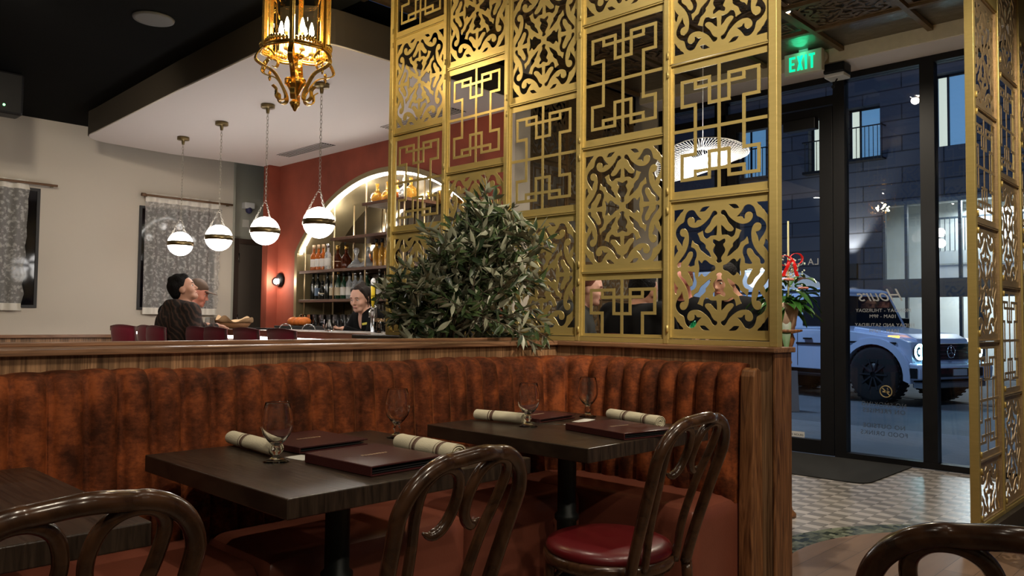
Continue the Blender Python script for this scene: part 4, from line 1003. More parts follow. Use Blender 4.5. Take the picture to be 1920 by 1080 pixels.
# beer tap tower
t = thing('beer_tap', 'steel beer tap with a long yellow handle behind the bar', 'beer tap', (4.0,5.46,1.04))
MB().lathe([(.05,0),(.05,.01),(.028,.02),(.028,.22),(.033,.225),(.001,.25)],18).build('tower', M['chrome'], t)
MB().tube(spline([(0,0,.2),(-.05,-.03,.20),(-.08,-.05,.19),(-.085,-.055,.14)],4), .009, 8).build('spout', M['chrome'], t)
MB().lathe([(.008,.23),(.012,.26),(.016,.32),(.019,.40),(.013,.41)],10,(-.03,-.02,0)).build('handle', mat('yellow_tap_handle',(.85,.62,.03),.35), t); MB().sphere((-.03,-.02,.44),.032,14,8,(.35,1,1)).build('handle_badge', mat('white_badge',(.8,.8,.8),.4), t)
MB().box(-.5,.15,-.3,.3,-.03,0).build('drip_counter', M['dark_grey'], t) if False else None
ub = thing('under_bar', 'low steel underbar worktop behind the bar carrying the beer tap', 'worktop', (4.02,5.7,0)); MB().box(-.12,.12,-.9,.9,1.00,1.038).build('worktop', M['dark_grey'], ub, bevel=.003); MB().box(-.10,.10,-.88,.88,0,1.0).build('cabinet', M['fascia'], ub)
# ---------------------------------------------------------------- bar stools
def stool(label, loc, rz, group):
    t = thing('bar_stool', label, 'bar stool', loc, rz, group)
    # faces +X, the padded back is at -X
    def pad(u, v):
        w = .20; y = -w+2*w*u; z = .80+.28*v; zt_ = .016*math.cos(PI*(u-.5))*(v>.8)
        return (-.19-.03*v+.05*(1-math.cos((u-.5)*2.2)), y*(.92+.08*v), z+zt_)
    nu, nv = 14, 8; mb = MB(); vs = []
    for s in (0,1):
        for j in range(nv+1):
            for i in range(nu+1):
                p = pad(i/nu, j/nv); e = min(i,nu-i)/2.; f = min(j,nv-j)/2.; th = .022*min(1,math.sqrt(min(e,1)*min(f,1)+.02)); vs.append((p[0]+(th if s else -th), p[1], p[2]))
    K = (nu+1)*(nv+1)
    for s in (0,1): mb_f = [(s*K+j*(nu+1)+i, s*K+j*(nu+1)+i+1, s*K+(j+1)*(nu+1)+i+1, s*K+(j+1)*(nu+1)+i) for j in range(nv) for i in range(nu)]; mb.f += mb_f; mb.sm += [True]*len(mb_f)
    ring = [i for i in range(nu+1)]+[j*(nu+1)+nu for j in range(1,nv+1)]+[nv*(nu+1)+i for i in range(nu-1,-1,-1)]+[j*(nu+1) for j in range(nv-1,0,-1)]
    for a in range(len(ring)): b = ring[(a+1)%len(ring)]; mb.f.append((ring[a], b, K+b, K+ring[a])); mb.sm.append(True)
    mb.v = vs; mb.build('backrest', mat('burgundy_velour',(.22,.014,.040),.6,sheen=.3) if 'burgundy_velour' not in bpy.data.materials else bpy.data.materials['burgundy_velour'], t)
    MB().lathe([(.001,.66),(.17,.66),(.19,.68),(.19,.72),(.17,.745),(.001,.75)],26).build('seat', bpy.data.materials['burgundy_velour'], t)
    for sx, sy in ((1,1),(1,-1),(-1,1),(-1,-1)): MB().cyl((.13*sx,.13*sy,.66),(.19*sx,.19*sy,0),.014,.012,8).build('leg', M['black_metal'], t)
    MB().tube([(.165*math.cos(2*PI*k/24),.165*math.sin(2*PI*k/24),.25) for k in range(24)],.008,6,closed=True).build('foot_ring', M['black_metal'], t)
    for sy in (-1,1): MB().cyl((-.17,.10*sy,.70),(-.20,.10*sy,.85),.010,.010,8).build('back_strut', M['black_metal'], t)
    return t
s0 = stool('burgundy bar stool with padded back under the bar, nearest of the row', (3.08,5.02,0), 0, 'burgundy stools along the bar')
for y, l in ((5.53,'burgundy bar stool second from the near end of the bar'),(6.03,'burgundy bar stool in the middle of the row, below the third globe pendant'),(6.36,'burgundy bar stool just right of the man in the patterned jacket'),(6.93,'burgundy bar stool in which the man in the patterned jacket sits'),(7.42,'burgundy bar stool left of the man in the patterned jacket')):
    dup(s0, ({6.93:2.92,7.42:3.02}.get(y,3.08), {6.93:6.77,7.42:7.22}.get(y,y), 0), 0, l)
dup(s0, (2.97,7.68,0), .2, 'burgundy bar stool at the far left of the row, turned away', 'burgundy stools along the bar')
# ================================================================ potted olive tree behind the half wall
def olive():
    rnd = random.Random(7)
    t = thing('potted_olive_tree', 'bushy olive tree with silvery leaves growing up behind the booth corner, before the gold screen', 'tree', (2.66,3.04,0))
    MB().lathe([(.001,0),(.15,0),(.16,.02),(.20,.62),(.215,.64),(.215,.68),(.19,.68),(.185,.60),(.001,.60)], 32).build('pot', mat('terracotta_pot',(.30,.12,.06),.8), t)
    MB().lathe([(.001,.60),(.185,.60),(.18,.625),(.001,.64)],24).build('soil', mat('dark_soil',(.02,.013,.01),.95), t)
    R_ = Vector((.694,-.72,0)); F_ = Vector((.72,.694,0))
    wood_m = mat('olive_bark', (.09,.065,.045), .85)
    tips = []
    # silhouette in (across, height)
    def inside_env(p):
        w = Vector((2.66,3.04,0))+p
        if w.x > 3.07: return False
        ac = p.x*.694-p.y*.72
        if w.z < 1.26 and ac < -.36: return False
        if ac < -.56: return False
        if w.z < 1.075 and (w.y < 2.83 and w.y > 2.58): return False
        if w.z < 1.075 and w.x > 2.93 and w.y > 2.5: return False
        return True
    stems = MB(); twigs = MB(); leaves = MB()
    def leaf(base, d, L_, w):
        d = d.normalized(); up = Vector((rnd.uniform(-1,1), rnd.uniform(-1,1), rnd.uniform(.1,1))).normalized()
        s = d.cross(up).normalized(); n = s.cross(d).normalized(); bend = rnd.uniform(-.35,.5)*L_
        prof = (.05,.55,.95,1.0,.75,.32,.02); m = len(prof); vs = []
        for i, q_ in enumerate(prof):
            f = i/(m-1); c = base+d*(L_*f)-n*(bend*f*f)*.6
            vs += [c-s*(w*q_), c-n*(w*.25*q_), c+s*(w*q_)]
        fs = []
        for i in range(m-1): a = i*3; fs += [(a,a+1,a+4,a+3),(a+1,a+2,a+5,a+4)]
        leaves.add(vs, fs, True)
    # main stems
    for k in range(4):
        a = k*1.7+.4; base = Vector((.03*math.cos(a), .03*math.sin(a), .62)); top = Vector((.09*math.cos(a), .09*math.sin(a), rnd.uniform(1.15,1.35)))
        stems.tube(spline([base,(base+top)/2+Vector((.03,0,0)),top],4), [.016-.0008*i for i in range(9)], 8)
    nb = 0
    while nb < 84:
        # target on the crown
        u = rnd.uniform(-1,1); zt_ = rnd.random()
        wmax = (.50 if u > 0 else .46) if zt_ < .5 else (.50*(1-(zt_-.5)/.5)**.55 if u > 0 else .46*(1-(zt_-.5)/.5)**.8)
        if u < 0 and zt_ < .3: wmax = .34+.4*zt_
        off = u*wmax+.02; off += .13*zt_; z = 1.00+.79*zt_-(.05 if u>0 else 0)
        if off < -.31 and z < 1.27: continue
        if u < -.5 and zt_ > .55: continue
        dep = rnd.uniform(-.30,.30)*(1-.3*abs(u))
        tgt = R_*(off+.02)+F_*dep+Vector((0,0,z))
        if not inside_env(tgt): continue
        s0 = Vector((rnd.uniform(-.05,.05), rnd.uniform(-.05,.05), min(z-.12, rnd.uniform(.78,1.30))))
        mid = s0.lerp(tgt,.5)+Vector((rnd.uniform(-.05,.05), rnd.uniform(-.05,.05), rnd.uniform(.04,.12)))
        w0 = mid+Vector((2.66,3.04,0))
        if not inside_env(mid): mid = s0.lerp(tgt,.5)+Vector((0,0,.13))
        P = spline([s0,mid,tgt],9); n = len(P)
        bad = [p for p in P if not inside_env(p)]
        if len(bad) > 0: continue
        nb += 1
        twigs.tube(P, [.0045-.0030*i/n for i in range(n)], 5)
        for i in range(5, n):
            for _ in range(1 if i < 10 else 2):
                dr_ = (P[i]-P[i-1]).normalized(); rd = Vector((rnd.gauss(0,1),rnd.gauss(0,1),rnd.gauss(0,.8))).normalized()
                d = (dr_*.55+rd).normalized(); L_ = rnd.uniform(.065,.115)
                if inside_env(P[i]+d*L_) and inside_env(P[i]+d*L_*.5): leaf(P[i]+rd*.002, d, L_, rnd.uniform(.009,.0135))
            # side twig
            if i % 4 == 1 and i > 6:
                rd = Vector((rnd.gauss(0,1),rnd.gauss(0,1),rnd.gauss(0,.5))).normalized(); e = P[i]+(dr_*.6+rd).normalized()*rnd.uniform(.07,.13)
                if inside_env(e):
                    twigs.tube([P[i], P[i].lerp(e,.5)+Vector((0,0,.006)), e], [.002,.0016,.001], 4)
                    for f in (.3,.5,.7,.85,1.0):
                        for _ in range(2):
                            rd2 = Vector((rnd.gauss(0,1),rnd.gauss(0,1),rnd.gauss(0,.8))).normalized(); d = ((e-P[i]).normalized()*.7+rd2).normalized(); L_ = rnd.uniform(.06,.105)
                            b0 = P[i].lerp(e,f)
                            if inside_env(b0+d*L_): leaf(b0, d, L_, rnd.uniform(.009,.013))
    # the sprig that hangs over the cap
    for (a,b_,c) in (((.0,-.05,1.16),(.10,-.30,1.15),(.12,-.50,1.06)),((.06,-.1,1.2),(.17,-.34,1.17),(.20,-.52,1.085)),((.02,-.08,1.2),(.02,-.32,1.17),(.05,-.50,1.10))):
        P = spline([a,b_,c],8); twigs.tube(P, .002, 4)
        for i in range(8,len(P)):
            for _ in range(3):
                d = Vector((rnd.gauss(0,.6),rnd.gauss(-.2,.4),rnd.gauss(-.7,.4))).normalized(); L_ = rnd.uniform(.055,.085); w = P[i]+Vector((2.66,3.04,0))+d*L_
                if w.y < 2.585 or w.z > 1.08: leaf(P[i], d, L_, .010)
    stems.build('trunk', wood_m, t); twigs.build('branches', wood_m, t)
    m, N, L, b = nm('olive_leaf'); g = N.new('ShaderNodeNewGeometry'); mx = N.new('ShaderNodeMixRGB'); tc = N.new('ShaderNodeTexCoord'); nz = N.new('ShaderNodeTexNoise'); nz.inputs['Scale'].default_value = 9
    L.new(tc.outputs['Object'], nz.inputs['Vector']); rp = N.new('ShaderNodeValToRGB'); L.new(nz.outputs['Fac'], rp.inputs[0]); rp.color_ramp.elements[0].position=.35; rp.color_ramp.elements[1].position=.68
    rp.color_ramp.elements[0].color = (.018,.034,.016,1); rp.color_ramp.elements[1].color = (.065,.105,.035,1)
    L.new(g.outputs['Backfacing'], mx.inputs[0]); L.new(rp.outputs[0], mx.inputs[1]); mx.inputs[2].default_value = (.38,.39,.28,1); L.new(mx.outputs[0], b.inputs['Base Color']); b.inputs['Roughness'].default_value = .38
    leaves.build('foliage', m, t)
    return t
olive()
# ================================================================ people: smooth bodies from blended volumes
def grow(prims, res, k=.02, subs=()):
    P = []
    for p in prims:
        if p[0] == 'c': a, b_ = np.array(p[1],float), np.array(p[2],float); r = max(p[3],p[4]); P.append((np.minimum(a,b_)-r, np.maximum(a,b_)+r))
        else: r = max(p[2]); c = np.array(p[1],float); P.append((c-r, c+r))
    pad = .05; lo = np.min([q_[0] for q_ in P],0)-pad; hi = np.max([q_[1] for q_ in P],0)+pad
    n = np.ceil((hi-lo)/res).astype(int)+1
    G = np.full(tuple(n), .045, np.float32)
    def dist(p, X, Y, Z):
        if p[0] == 'c':
            a, b_ = np.array(p[1],float), np.array(p[2],float); ba = b_-a; L2 = max(ba@ba,1e-9)
            h = np.clip(((X-a[0])*ba[0]+(Y-a[1])*ba[1]+(Z-a[2])*ba[2])/L2, 0, 1)
            return np.sqrt((X-a[0]-ba[0]*h)**2+(Y-a[1]-ba[1]*h)**2+(Z-a[2]-ba[2]*h)**2)-(p[3]+(p[4]-p[3])*h)
        c = np.array(p[1],float); R = np.array(p[3],float) if len(p) > 3 and p[3] is not None else np.eye(3)
        x, y, z = X-c[0], Y-c[1], Z-c[2]
        u = R[0,0]*x+R[1,0]*y+R[2,0]*z; v = R[0,1]*x+R[1,1]*y+R[2,1]*z; w = R[0,2]*x+R[1,2]*y+R[2,2]*z
        rx,ry,rz = p[2]; k0 = np.sqrt((u/rx)**2+(v/ry)**2+(w/rz)**2); k1 = np.sqrt((u/rx**2)**2+(v/ry**2)**2+(w/rz**2)**2)+1e-9
        return k0*(k0-1)/k1
    def block(p, bb):
        i0 = np.maximum(np.floor((bb[0]-.045-lo)/res).astype(int),0); i1 = np.minimum(np.ceil((bb[1]+.045-lo)/res).astype(int)+1, n)
        sl = tuple(slice(a,b_) for a,b_ in zip(i0,i1)); ax = [lo[d]+res*np.arange(i0[d],i1[d]) for d in range(3)]
        return sl, np.meshgrid(*ax, indexing='ij')
    for p, bb in zip(prims, P):
        sl, (X,Y,Z) = block(p, bb); d = dist(p,X,Y,Z); g = G[sl]; kk = p[-1] if (p[0]=='c' and len(p) > 5) else k
        h = np.maximum(kk-np.abs(g-d),0)/kk; G[sl] = np.minimum(g,d)-h*h*kk*.25
    for p in subs:
        c = np.array(p[1],float); r = max(p[2]); sl, (X,Y,Z) = block(p, (c-r,c+r)); d = -dist(p,X,Y,Z); g = G[sl]; kk = .008
        h = np.maximum(kk-np.abs(g-d),0)/kk; G[sl] = np.maximum(g,d)+h*h*kk*.25
    # surface nets
    S = G < 0; cs = [c_-1 for c_ in G.shape]
    acc = np.zeros(tuple(cs)+(3,), np.float32); cnt = np.zeros(tuple(cs), np.float32)
    ix = np.indices(tuple(cs)).transpose(1,2,3,0).astype(np.float32)
    corners = [(i,j,k_) for i in (0,1) for j in (0,1) for k_ in (0,1)]
    def sub(A, o): return A[o[0]:o[0]+cs[0], o[1]:o[1]+cs[1], o[2]:o[2]+cs[2]]
    for a in corners:
        for d in range(3):
            if a[d]: continue
            b_ = list(a); b_[d] = 1; va, vb = sub(G,a), sub(G,b_); m = (va < 0) != (vb < 0); f = np.where(m, va/(va-vb+1e-12), 0)
            for e in range(3): acc[...,e] += np.where(m, a[e]+(f if e == d else 0), 0)
            cnt += m
    act = cnt > 0; idx = -np.ones(tuple(cs), int); idx[act] = np.arange(act.sum())
    V = (ix[act]+acc[act]/cnt[act][:,None])*res+lo
    F = []
    for d in range(3):
        o = [0,0,0]; o[d] = 1
        A = S[tuple(slice(0,G.shape[e]-o[e]) for e in range(3))]; B = S[tuple(slice(o[e],None) for e in range(3))]
        ii = np.argwhere(A != B); ii = ii[np.all([(ii[:,e] >= 1)&(ii[:,e] < cs[e]) for e in range(3) if e != d],0)]
        e1, e2 = [(1,2),(2,0),(0,1)][d]
        s1 = np.zeros(3,int); s1[e1] = 1; s2 = np.zeros(3,int); s2[e2] = 1
        q_ = [idx[tuple((ii-s1-s2).T)], idx[tuple((ii-s2).T)], idx[tuple(ii.T)], idx[tuple((ii-s1).T)]]
        fl = A[tuple(ii.T)]; Q = np.stack(q_,1); Q = np.where(fl[:,None], Q, Q[:,::-1]); F.append(Q)
    F = np.concatenate(F); F = F[(F >= 0).all(1)]
    return V, F
def nmesh(name, V, F, m, parent):
    me = bpy.data.meshes.new(name); me.from_pydata(V.tolist(), [], F.tolist()); me.polygons.foreach_set('use_smooth', [True]*len(me.polygons)); me.materials.append(m); me.update()
    o = bpy.data.objects.new(name, me); C.objects.link(o); o.parent = parent; return o
def rotm(yaw, pitch=0, roll=0):
    return np.array((Matrix.Rotation(yaw,3,'Z')@Matrix.Rotation(pitch,3,'X')@Matrix.Rotation(roll,3,'Y')))
def head_prims(c, R, s=1.0, jaw=1.0):
    c = np.array(c,float)
    def T(p): return tuple(c+R@(np.array(p)*s))
    E = lambda p, r: ('e', T(p), tuple(np.array(r)*s), R)
    K = lambda a, b_, r0, r1, k: ('c', T(a), T(b_), r0*s, r1*s, k)
    pr = [E((0,-.012,.028),(.075,.094,.092)), E((0,.022,-.035),(.058,.066,.078*jaw)), K((-.026,.060,-.085),(.026,.060,-.085),.018,.018,.02), E((0,.068,-.092),(.022,.022,.018)),
          E((.042,.055,-.025),(.024,.026,.028)), E((-.042,.055,-.025),(.024,.026,.028)), K((-.040,.076,.026),(.040,.076,.026),.011,.011,.012), K((0,.084,.012),(0,.104,-.026),.0075,.0105,.008),
          K((-.011,.092,-.030),(.011,.092,-.030),.007,.007,.006), K((-.019,.083,-.056),(.019,.083,-.056),.0060,.0060,.005), K((-.016,.083,-.067),(.016,.083,-.067),.0068,.0068,.005),
          K((0,.020,.03),(0,.020,.03),.07,.07,.02)]
    for sx in (-1,1): pr.append(E((sx*.076,-.004,-.008),(.009,.019,.031)))
    sb = [('e', T((sx*.031,.096,.006)), tuple(np.array((.017,.016,.011))*s), R) for sx in (-1,1)]
    return pr, sb, T
def hand_prims(w, d, n, side=1, curl=.6, s=1.0):
    """w wrist, d direction of fingers, n palm normal (towards which fingers curl)"""
    w = np.array(w,float); d = np.array(d,float); d /= np.linalg.norm(d); n = np.array(n,float); n -= d*(n@d); n /= np.linalg.norm(n); t = np.cross(d,n)*side
    pr = [('e', tuple(w+d*.045*s), (.040*s,.042*s,.014*s), np.stack([t,d,n],1))]
    for i,(off,L_) in enumerate(((-.030,.072),(-.010,.082),(.010,.078),(.028,.062))):
        a = w+d*.075*s+t*off*s; c1 = curl*(.7+.1*i); d1 = d*math.cos(c1)+n*math.sin(c1); d2 = d*math.cos(c1*2)+n*math.sin(c1*2)
        b_ = a+d1*L_*.55*s; e = b_+d2*L_*.45*s
        pr += [('c', tuple(a-d*.02), tuple(b_), .0088*s,.0080*s,.006), ('c', tuple(b_), tuple(e), .0080*s,.0068*s,.004)]
    a = w+d*.02*s-t*.030*s; b_ = a+(d*.6-t*.8+n*.35)*.035*s; e = b_+(d*.85-t*.1+n*.6)*.032*s
    pr += [('c', tuple(a), tuple(b_), .0115*s,.0095*s,.01), ('c', tuple(b_), tuple(e), .0095*s,.0075*s,.005)]
    return pr
def person(label, loc, rz, J, top_m, skin_m, hair_m, hair='short', trousers=None, res=.010, group=None, hand_curl=.7, sleeves=True, extra=None):
    """J: joints in local space (facing +Y): pelvis, chest, neck, head centre, head (yaw,pitch,roll), shoulders, elbows, wrists, hand dirs, knees, ankles"""
    t = thing('person', label, 'person', loc, rz, group)
    R = rotm(*J['look']); hp, hs, T = head_prims(J['head'], R, J.get('hs',1.0))
    pv, ch, nk = [np.array(J[k],float) for k in ('pelvis','chest','neck')]; hd = np.array(J['head'],float)
    body = list(hp); g = lambda a,b_,r0,r1,k=.03: ('c', tuple(a), tuple(b_), r0, r1, k)
    base = np.array(T((0,-.03,-.07)))
    body += [g(base, nk, .052,.058,.03)]
    W_ = J.get('w', 1.0); up = (ch-pv); up = up/np.linalg.norm(up)
    side = np.array([math.cos(J.get('twist',0)), math.sin(J.get('twist',0)), 0])
    tors = [g(pv-side*.075*W_, pv+side*.075*W_, .115*W_,.115*W_,.05), g((pv+ch)/2-side*.06*W_, (pv+ch)/2+side*.06*W_, .105*W_,.105*W_,.08), g(ch-side*.085*W_, ch+side*.085*W_, .115*W_,.115*W_,.08), g(nk-side*.05+up*-.05, nk+side*.05+up*-.05, .062,.062,.06)]
    arms = []; fore = []; hands = []
    for i,sx in enumerate((-1,1)):
        sh_, el, wr = [np.array(J[k][i],float) for k in ('sh','el','wr')]
        tors.append(g(nk+up*-.05, sh_, .055,.056,.05)); arms.append(g(sh_, el, .054*W_,.042,.03)); fore.append(g(el, wr, .041,.027,.02))
        hands += hand_prims(wr, J['hd'][i], J['hn'][i], sx, hand_curl)
    legs = []; feet = []
    for i,sx in enumerate((-1,1)):
        hp_ = pv+side*.09*sx; kn, an = [np.array(J[k][i],float) for k in ('kn','an')]
        legs += [g(hp_, kn, .088,.058,.05), g(kn, an, .057,.038,.03)]; feet.append(g(an+np.array([0,-.02,-.04]), an+np.array([0,.16,-.055]), .040,.034,.03))
    V, F = grow(body+tors+arms+fore+hands+legs+feet, res, .018, hs)
    nmesh('body', V, F, skin_m, t)
    def fat(l, e): return [(p[0],p[1],p[2],p[3]+e,p[4]+e)+tuple(p[5:]) if p[0]=='c' else (p[0],p[1],tuple(np.array(p[2])+e))+tuple(p[3:]) for p in l]
    top = fat(tors+arms, .014)
    if sleeves: top += fat([g(el_, el_+(wr_-el_)*.88, .041,.031) for el_,wr_ in [(np.array(J['el'][i],float),np.array(J['wr'][i],float)) for i in (0,1)]], .012)
    if J.get('collar'): top.append(g(nk+up*.0, nk+up*.02, .075,.072,.03))
    if J.get('hood'): b0 = nk-np.array([0,.09,0])+np.array([0,0,.0]); top += [g(b0-side*.06, b0+side*.06, .055,.055,.04)]
    vn_ = [('e', tuple(nk+np.array([0,.085,-.065])), (.034,.070,.095))] if J.get('vneck') else ()
    V, F = grow(top, max(res,.008) if vn_ else max(res,.010), .02, vn_); nmesh('jacket' if J.get('collar') or J.get('hood') else 'shirt', V, F, top_m, t)
    V, F = grow(fat(legs,.012)+fat([tors[0]],.013), .014, .03); nmesh('trousers', V, F, trousers or M['dark_grey'], t)
    V, F = grow(fat(feet,.010), .014, .02); nmesh('shoes', V, F, M['black_metal'], t)
    for sx in (-1,1):
        e = MB().sphere(T((sx*.031,.074,.006)), .0112, 12, 8).build('eye', EYEW, t); MB().sphere(T((sx*.031,.0835,.005)), .0052, 10, 6).build('iris', EYEB, e)
        a = MB().tube([T((sx*.016,.093,.026)),T((sx*.032,.094,.031)),T((sx*.047,.085,.027))], .0028, 6).build('eyebrow', hair_m, t)
    MB().tube([T((-.019,.0885,-.0605)),T((0,.0915,-.0600)),T((.019,.0885,-.0605))], .0035, 6).build('lips', LIPS, t)
    E = lambda p, r: ('e', T(p), r, R)
    hpz = None
    if hair == 'curly': hpz = [E((0,-.025,.045),(.090,.098,.088)), E((0,.030,.100),(.060,.045,.035)), E((0,-.06,.0),(.080,.060,.075)), E((.05,-.01,.10),(.03,.03,.03)), E((-.05,-.03,.10),(.03,.03,.03)), E((0,-.09,.05),(.045,.03,.05)), E((.06,.01,.08),(.028,.028,.028)), E((-.06,.01,.08),(.028,.028,.028)), E((.03,-.06,.115),(.03,.03,.026)), E((-.04,-.08,.09),(.03,.03,.026)), E((0,-.02,.13),(.032,.03,.022)), E((.07,-.05,.05),(.026,.03,.03)), E((-.07,-.05,.05),(.026,.03,.03))]
    elif hair == 'short': hpz = [E((0,-.025,.042),(.083,.094,.086)), E((0,-.06,-.005),(.072,.050,.065)), E((0,.035,.092),(.055,.040,.025))]
    elif hair == 'tied': hpz = [E((0,-.022,.040),(.084,.098,.088)), E((0,-.07,-.005),(.074,.045,.07)), ('c',T((.055,.030,.085)),T((.082,.002,.0)),.020,.012,.02), ('c',T((.082,.002,.0)),T((.080,.004,-.085)),.010,.004,.01), ('c',T((-.055,.030,.085)),T((-.082,.002,.0)),.020,.012,.02), ('c',T((-.082,.002,.0)),T((-.080,.004,-.085)),.010,.004,.01), ('c',T((0,-.11,-.01)),T((0,-.125,-.03)),.042,.040,.02), ('c',T((0,.03,.10)),T((0,-.05,.125)),.03,.03,.02)]
    if hpz:
        face = [('e', T((0,.100,-.03)), (.066,.064,.115), R), ('e', T((.045,.085,-.045)), (.022,.04,.07), R) if hair != 'tied' else ('e', T((0,.11,-.03)), (.055,.05,.10), R)]
        V, F = grow(hpz, .008, .02, face); nmesh('hair', V, F, hair_m, t)
    if hair == 'cap':
        V, F = grow([E((0,-.060,.0),(.076,.045,.055))], .008); nmesh('hair', V, F, hair_m, t)
        V, F = grow([E((0,-.014,.060),(.084,.100,.072)), ('c',T((0,-.015,.05)),T((0,-.015,.06)),.086,.086,.01)], .008, .02, [('e',T((0,-.0,-.035)),(.16,.16,.085),R)]); c_ = nmesh('cap', V, F, CAPM, t)
        br_ = MB(); 
        def bf(u,v): a = (u-.5)*2.0; r0 = .078; return T((math.sin(a)*(r0+.0*v), .05+(math.cos(a)*.045)+v*.085*(1-(2*u-1)**2)**.5, .048+.006*math.cos(a*1.4)-.010*v))
        br_.grid(bf, 14, 5); o = br_.build('brim', CAPM, c_); sm = o.modifiers.new('solid','SOLIDIFY'); sm.thickness = .004
    if extra: extra(t, T, J)
    return t
EYEW = mat('eye_white', (.7,.68,.65), .2); EYEB = mat('dark_iris', (.02,.012,.01), .1); LIPS = mat('lips', (.42,.10,.08), .45); CAPM = mat('brown_cap_cloth', (.075,.042,.025), .8)
SK1 = mat('fair_skin', (.62,.35,.26), .5, bump=.03, bs=200); SK2 = mat('warm_skin', (.50,.26,.18), .5); SK3 = mat('ruddy_skin', (.52,.20,.14), .5)
HR1 = mat('dark_brown_hair', (.016,.009,.006), .55, spec=.3, bump=.5, bs=90); HR2 = mat('black_curly_hair', (.005,.004,.004), .8, spec=.2, bump=1.0, bs=80); HR3 = mat('auburn_hair', (.14,.045,.025), .5, bump=.5, bs=90)
BLK = mat('black_cloth', (.004,.004,.0045), .85, spec=.15)
def pattern_cloth():
    m, N, L, b = nm('striped_knit_jacket'); tc = N.new('ShaderNodeTexCoord'); w = N.new('ShaderNodeTexWave'); w.bands_direction = 'DIAGONAL'; w.inputs['Scale'].default_value = 9; w.inputs['Distortion'].default_value = 7; w.inputs['Detail'].default_value = 2
    L.new(tc.outputs['Object'], w.inputs['Vector']); r = N.new('ShaderNodeValToRGB'); L.new(w.outputs['Fac'], r.inputs[0]); e = r.color_ramp.elements
    e[0].color = (.010,.006,.005,1); e[0].position = .5; e[1].color = (.065,.032,.022,1); e[1].position = .95
    L.new(r.outputs[0], b.inputs['Base Color']); b.inputs['Roughness'].default_value = .85; return m
def badge(t, T, J):
    MB().box(-.03,.03,-.003,.003,-.010,.010).xf(Matrix.Translation((-.095,.097,1.125))@Matrix.Rotation(.25,4,'Z')@Matrix.Rotation(.15,4,'Y')).build('name_badge', mat('yellow_badge',(.75,.65,.12),.4), t)
# bartender, facing -X (local +Y turned by +90 deg)
person('woman bartender in black behind the bar, looking down at her hands', (4.42,6.13,0), math.radians(88), dict(
 pelvis=(0,-.18,.86), chest=(0,-.03,1.115), neck=(0,.02,1.225), head=(0.0,.085,1.355), look=(math.radians(17),math.radians(-13),0), vneck=True, hs=1.04, w=.90,
 sh=((-.155,.0,1.185),(.155,.0,1.185)), el=((-.20,.12,.985),(.20,.12,.985)), wr=((-.09,.32,1.075),(.085,.33,1.06)), hd=((.45,.85,.05),(-.5,.8,.1)), hn=((0.1,-.1,1),(0,-.1,1)),
 kn=((-.1,-.14,.47),(.1,-.14,.47)), an=((-.1,-.2,.09),(.1,-.2,.09))), BLK, SK1, HR1, 'tied', BLK, .0075, hand_curl=.45, extra=badge)
ph = tag(MB().box(-.035,.035,-.07,.07,-.004,.004).build('phone', M['black_metal'], bevel=.002), 'black phone held in the bartender hands', 'phone'); ph.matrix_world = Matrix.Translation((3.99,6.12,1.128))@Matrix.Rotation(1.5,4,'Z')@Matrix.Rotation(.12,4,'X')
def seated(lean=.10, look=(0,0,0), head=(0,.13,1.395), w=1.08, **k):
    d = dict(pelvis=(0,-.03,.845), chest=(0,.02,1.12), neck=(0,.055,1.265), head=head, look=look, w=w, hs=1.0,
      sh=((-.19,.03,1.215),(.19,.03,1.215)), el=((-.25,.14,.97),(.25,.14,.97)), wr=((-.17,.36,1.095),(.17,.36,1.095)), hd=((.3,1,-.05),(-.3,1,-.05)), hn=((0,0,-1),(0,0,-1)),
      kn=((-.12,.27,.76),(.12,.27,.76)), an=((-.12,.22,.36),(.12,.22,.36)))
    d.update(k); return d
# local +Y -> +X : rotate by -90 deg
person('man with black curly hair and dark striped jacket at the bar, looking up', (2.90,6.77,0), math.radians(-88), seated(look=(math.radians(-38),math.radians(22),0), head=(0,.055,1.405), hood=True, w=1.12, el=((-.25,.14,.97),(.27,.02,.97)), wr=((-.17,.36,1.095),(.22,.245,1.095))), pattern_cloth(), SK2, HR2, 'curly', M['dark_grey'], .0085)
person('man in brown cap beside the man in the striped jacket', (3.06,7.22,0), math.radians(-88), seated(look=(math.radians(-40),math.radians(-16),0), head=(0,.22,1.385), chest=(0,.08,1.10), neck=(0,.13,1.255)), BLK, SK3, HR1, 'cap', M['dark_grey'], .010)
# guests beyond the gold screen
ht = thing('high_table', 'dark red high table beyond the gold screen, four guests around it', 'table', (4.62,2.95,0)); MB().box(-.32,.32,-.45,.45,1.005,1.035).build('tabletop', mat('dark_red_top',(.10,.02,.02),.35), ht, bevel=.004); MB().cyl((0,0,.02),(0,0,1.005),.04,.04,16).build('pedestal', M['iron'], ht); MB().lathe([(.001,0),(.27,0),(.27,.012),(.05,.02)],28).build('base', M['iron'], ht)
def gseat(loc, rz, l): return dup(s0, loc, rz, l, 'stools at the high table')
gseat((4.98,2.62,0), math.radians(158),'burgundy stool at the high table under the dark-haired man, seen through gold screen'); gseat((5.12,3.12,0), math.radians(180),'burgundy stool at the high table under the ruddy-faced guest, seen through gold screen')
gseat((4.36,3.62,0), math.radians(-60),'burgundy stool at the high table under the auburn-haired guest, behind gold screen'); gseat((4.13,2.92,0), math.radians(0),'burgundy stool at the high table under the guest in black, behind gold screen')
person('dark-haired man in black seen through the lowest scroll panel, nearest the screen end', (4.98,2.62,0), math.radians(65), seated(look=(math.radians(20),math.radians(-18),0), head=(0,.15,1.45), neck=(0,.05,1.31), chest=(0,.02,1.16), sh=((-.19,.03,1.26),(.19,.03,1.26)), wr=((-.17,.36,1.085),(.17,.36,1.085))), BLK, SK2, HR2, 'short', None, .011)
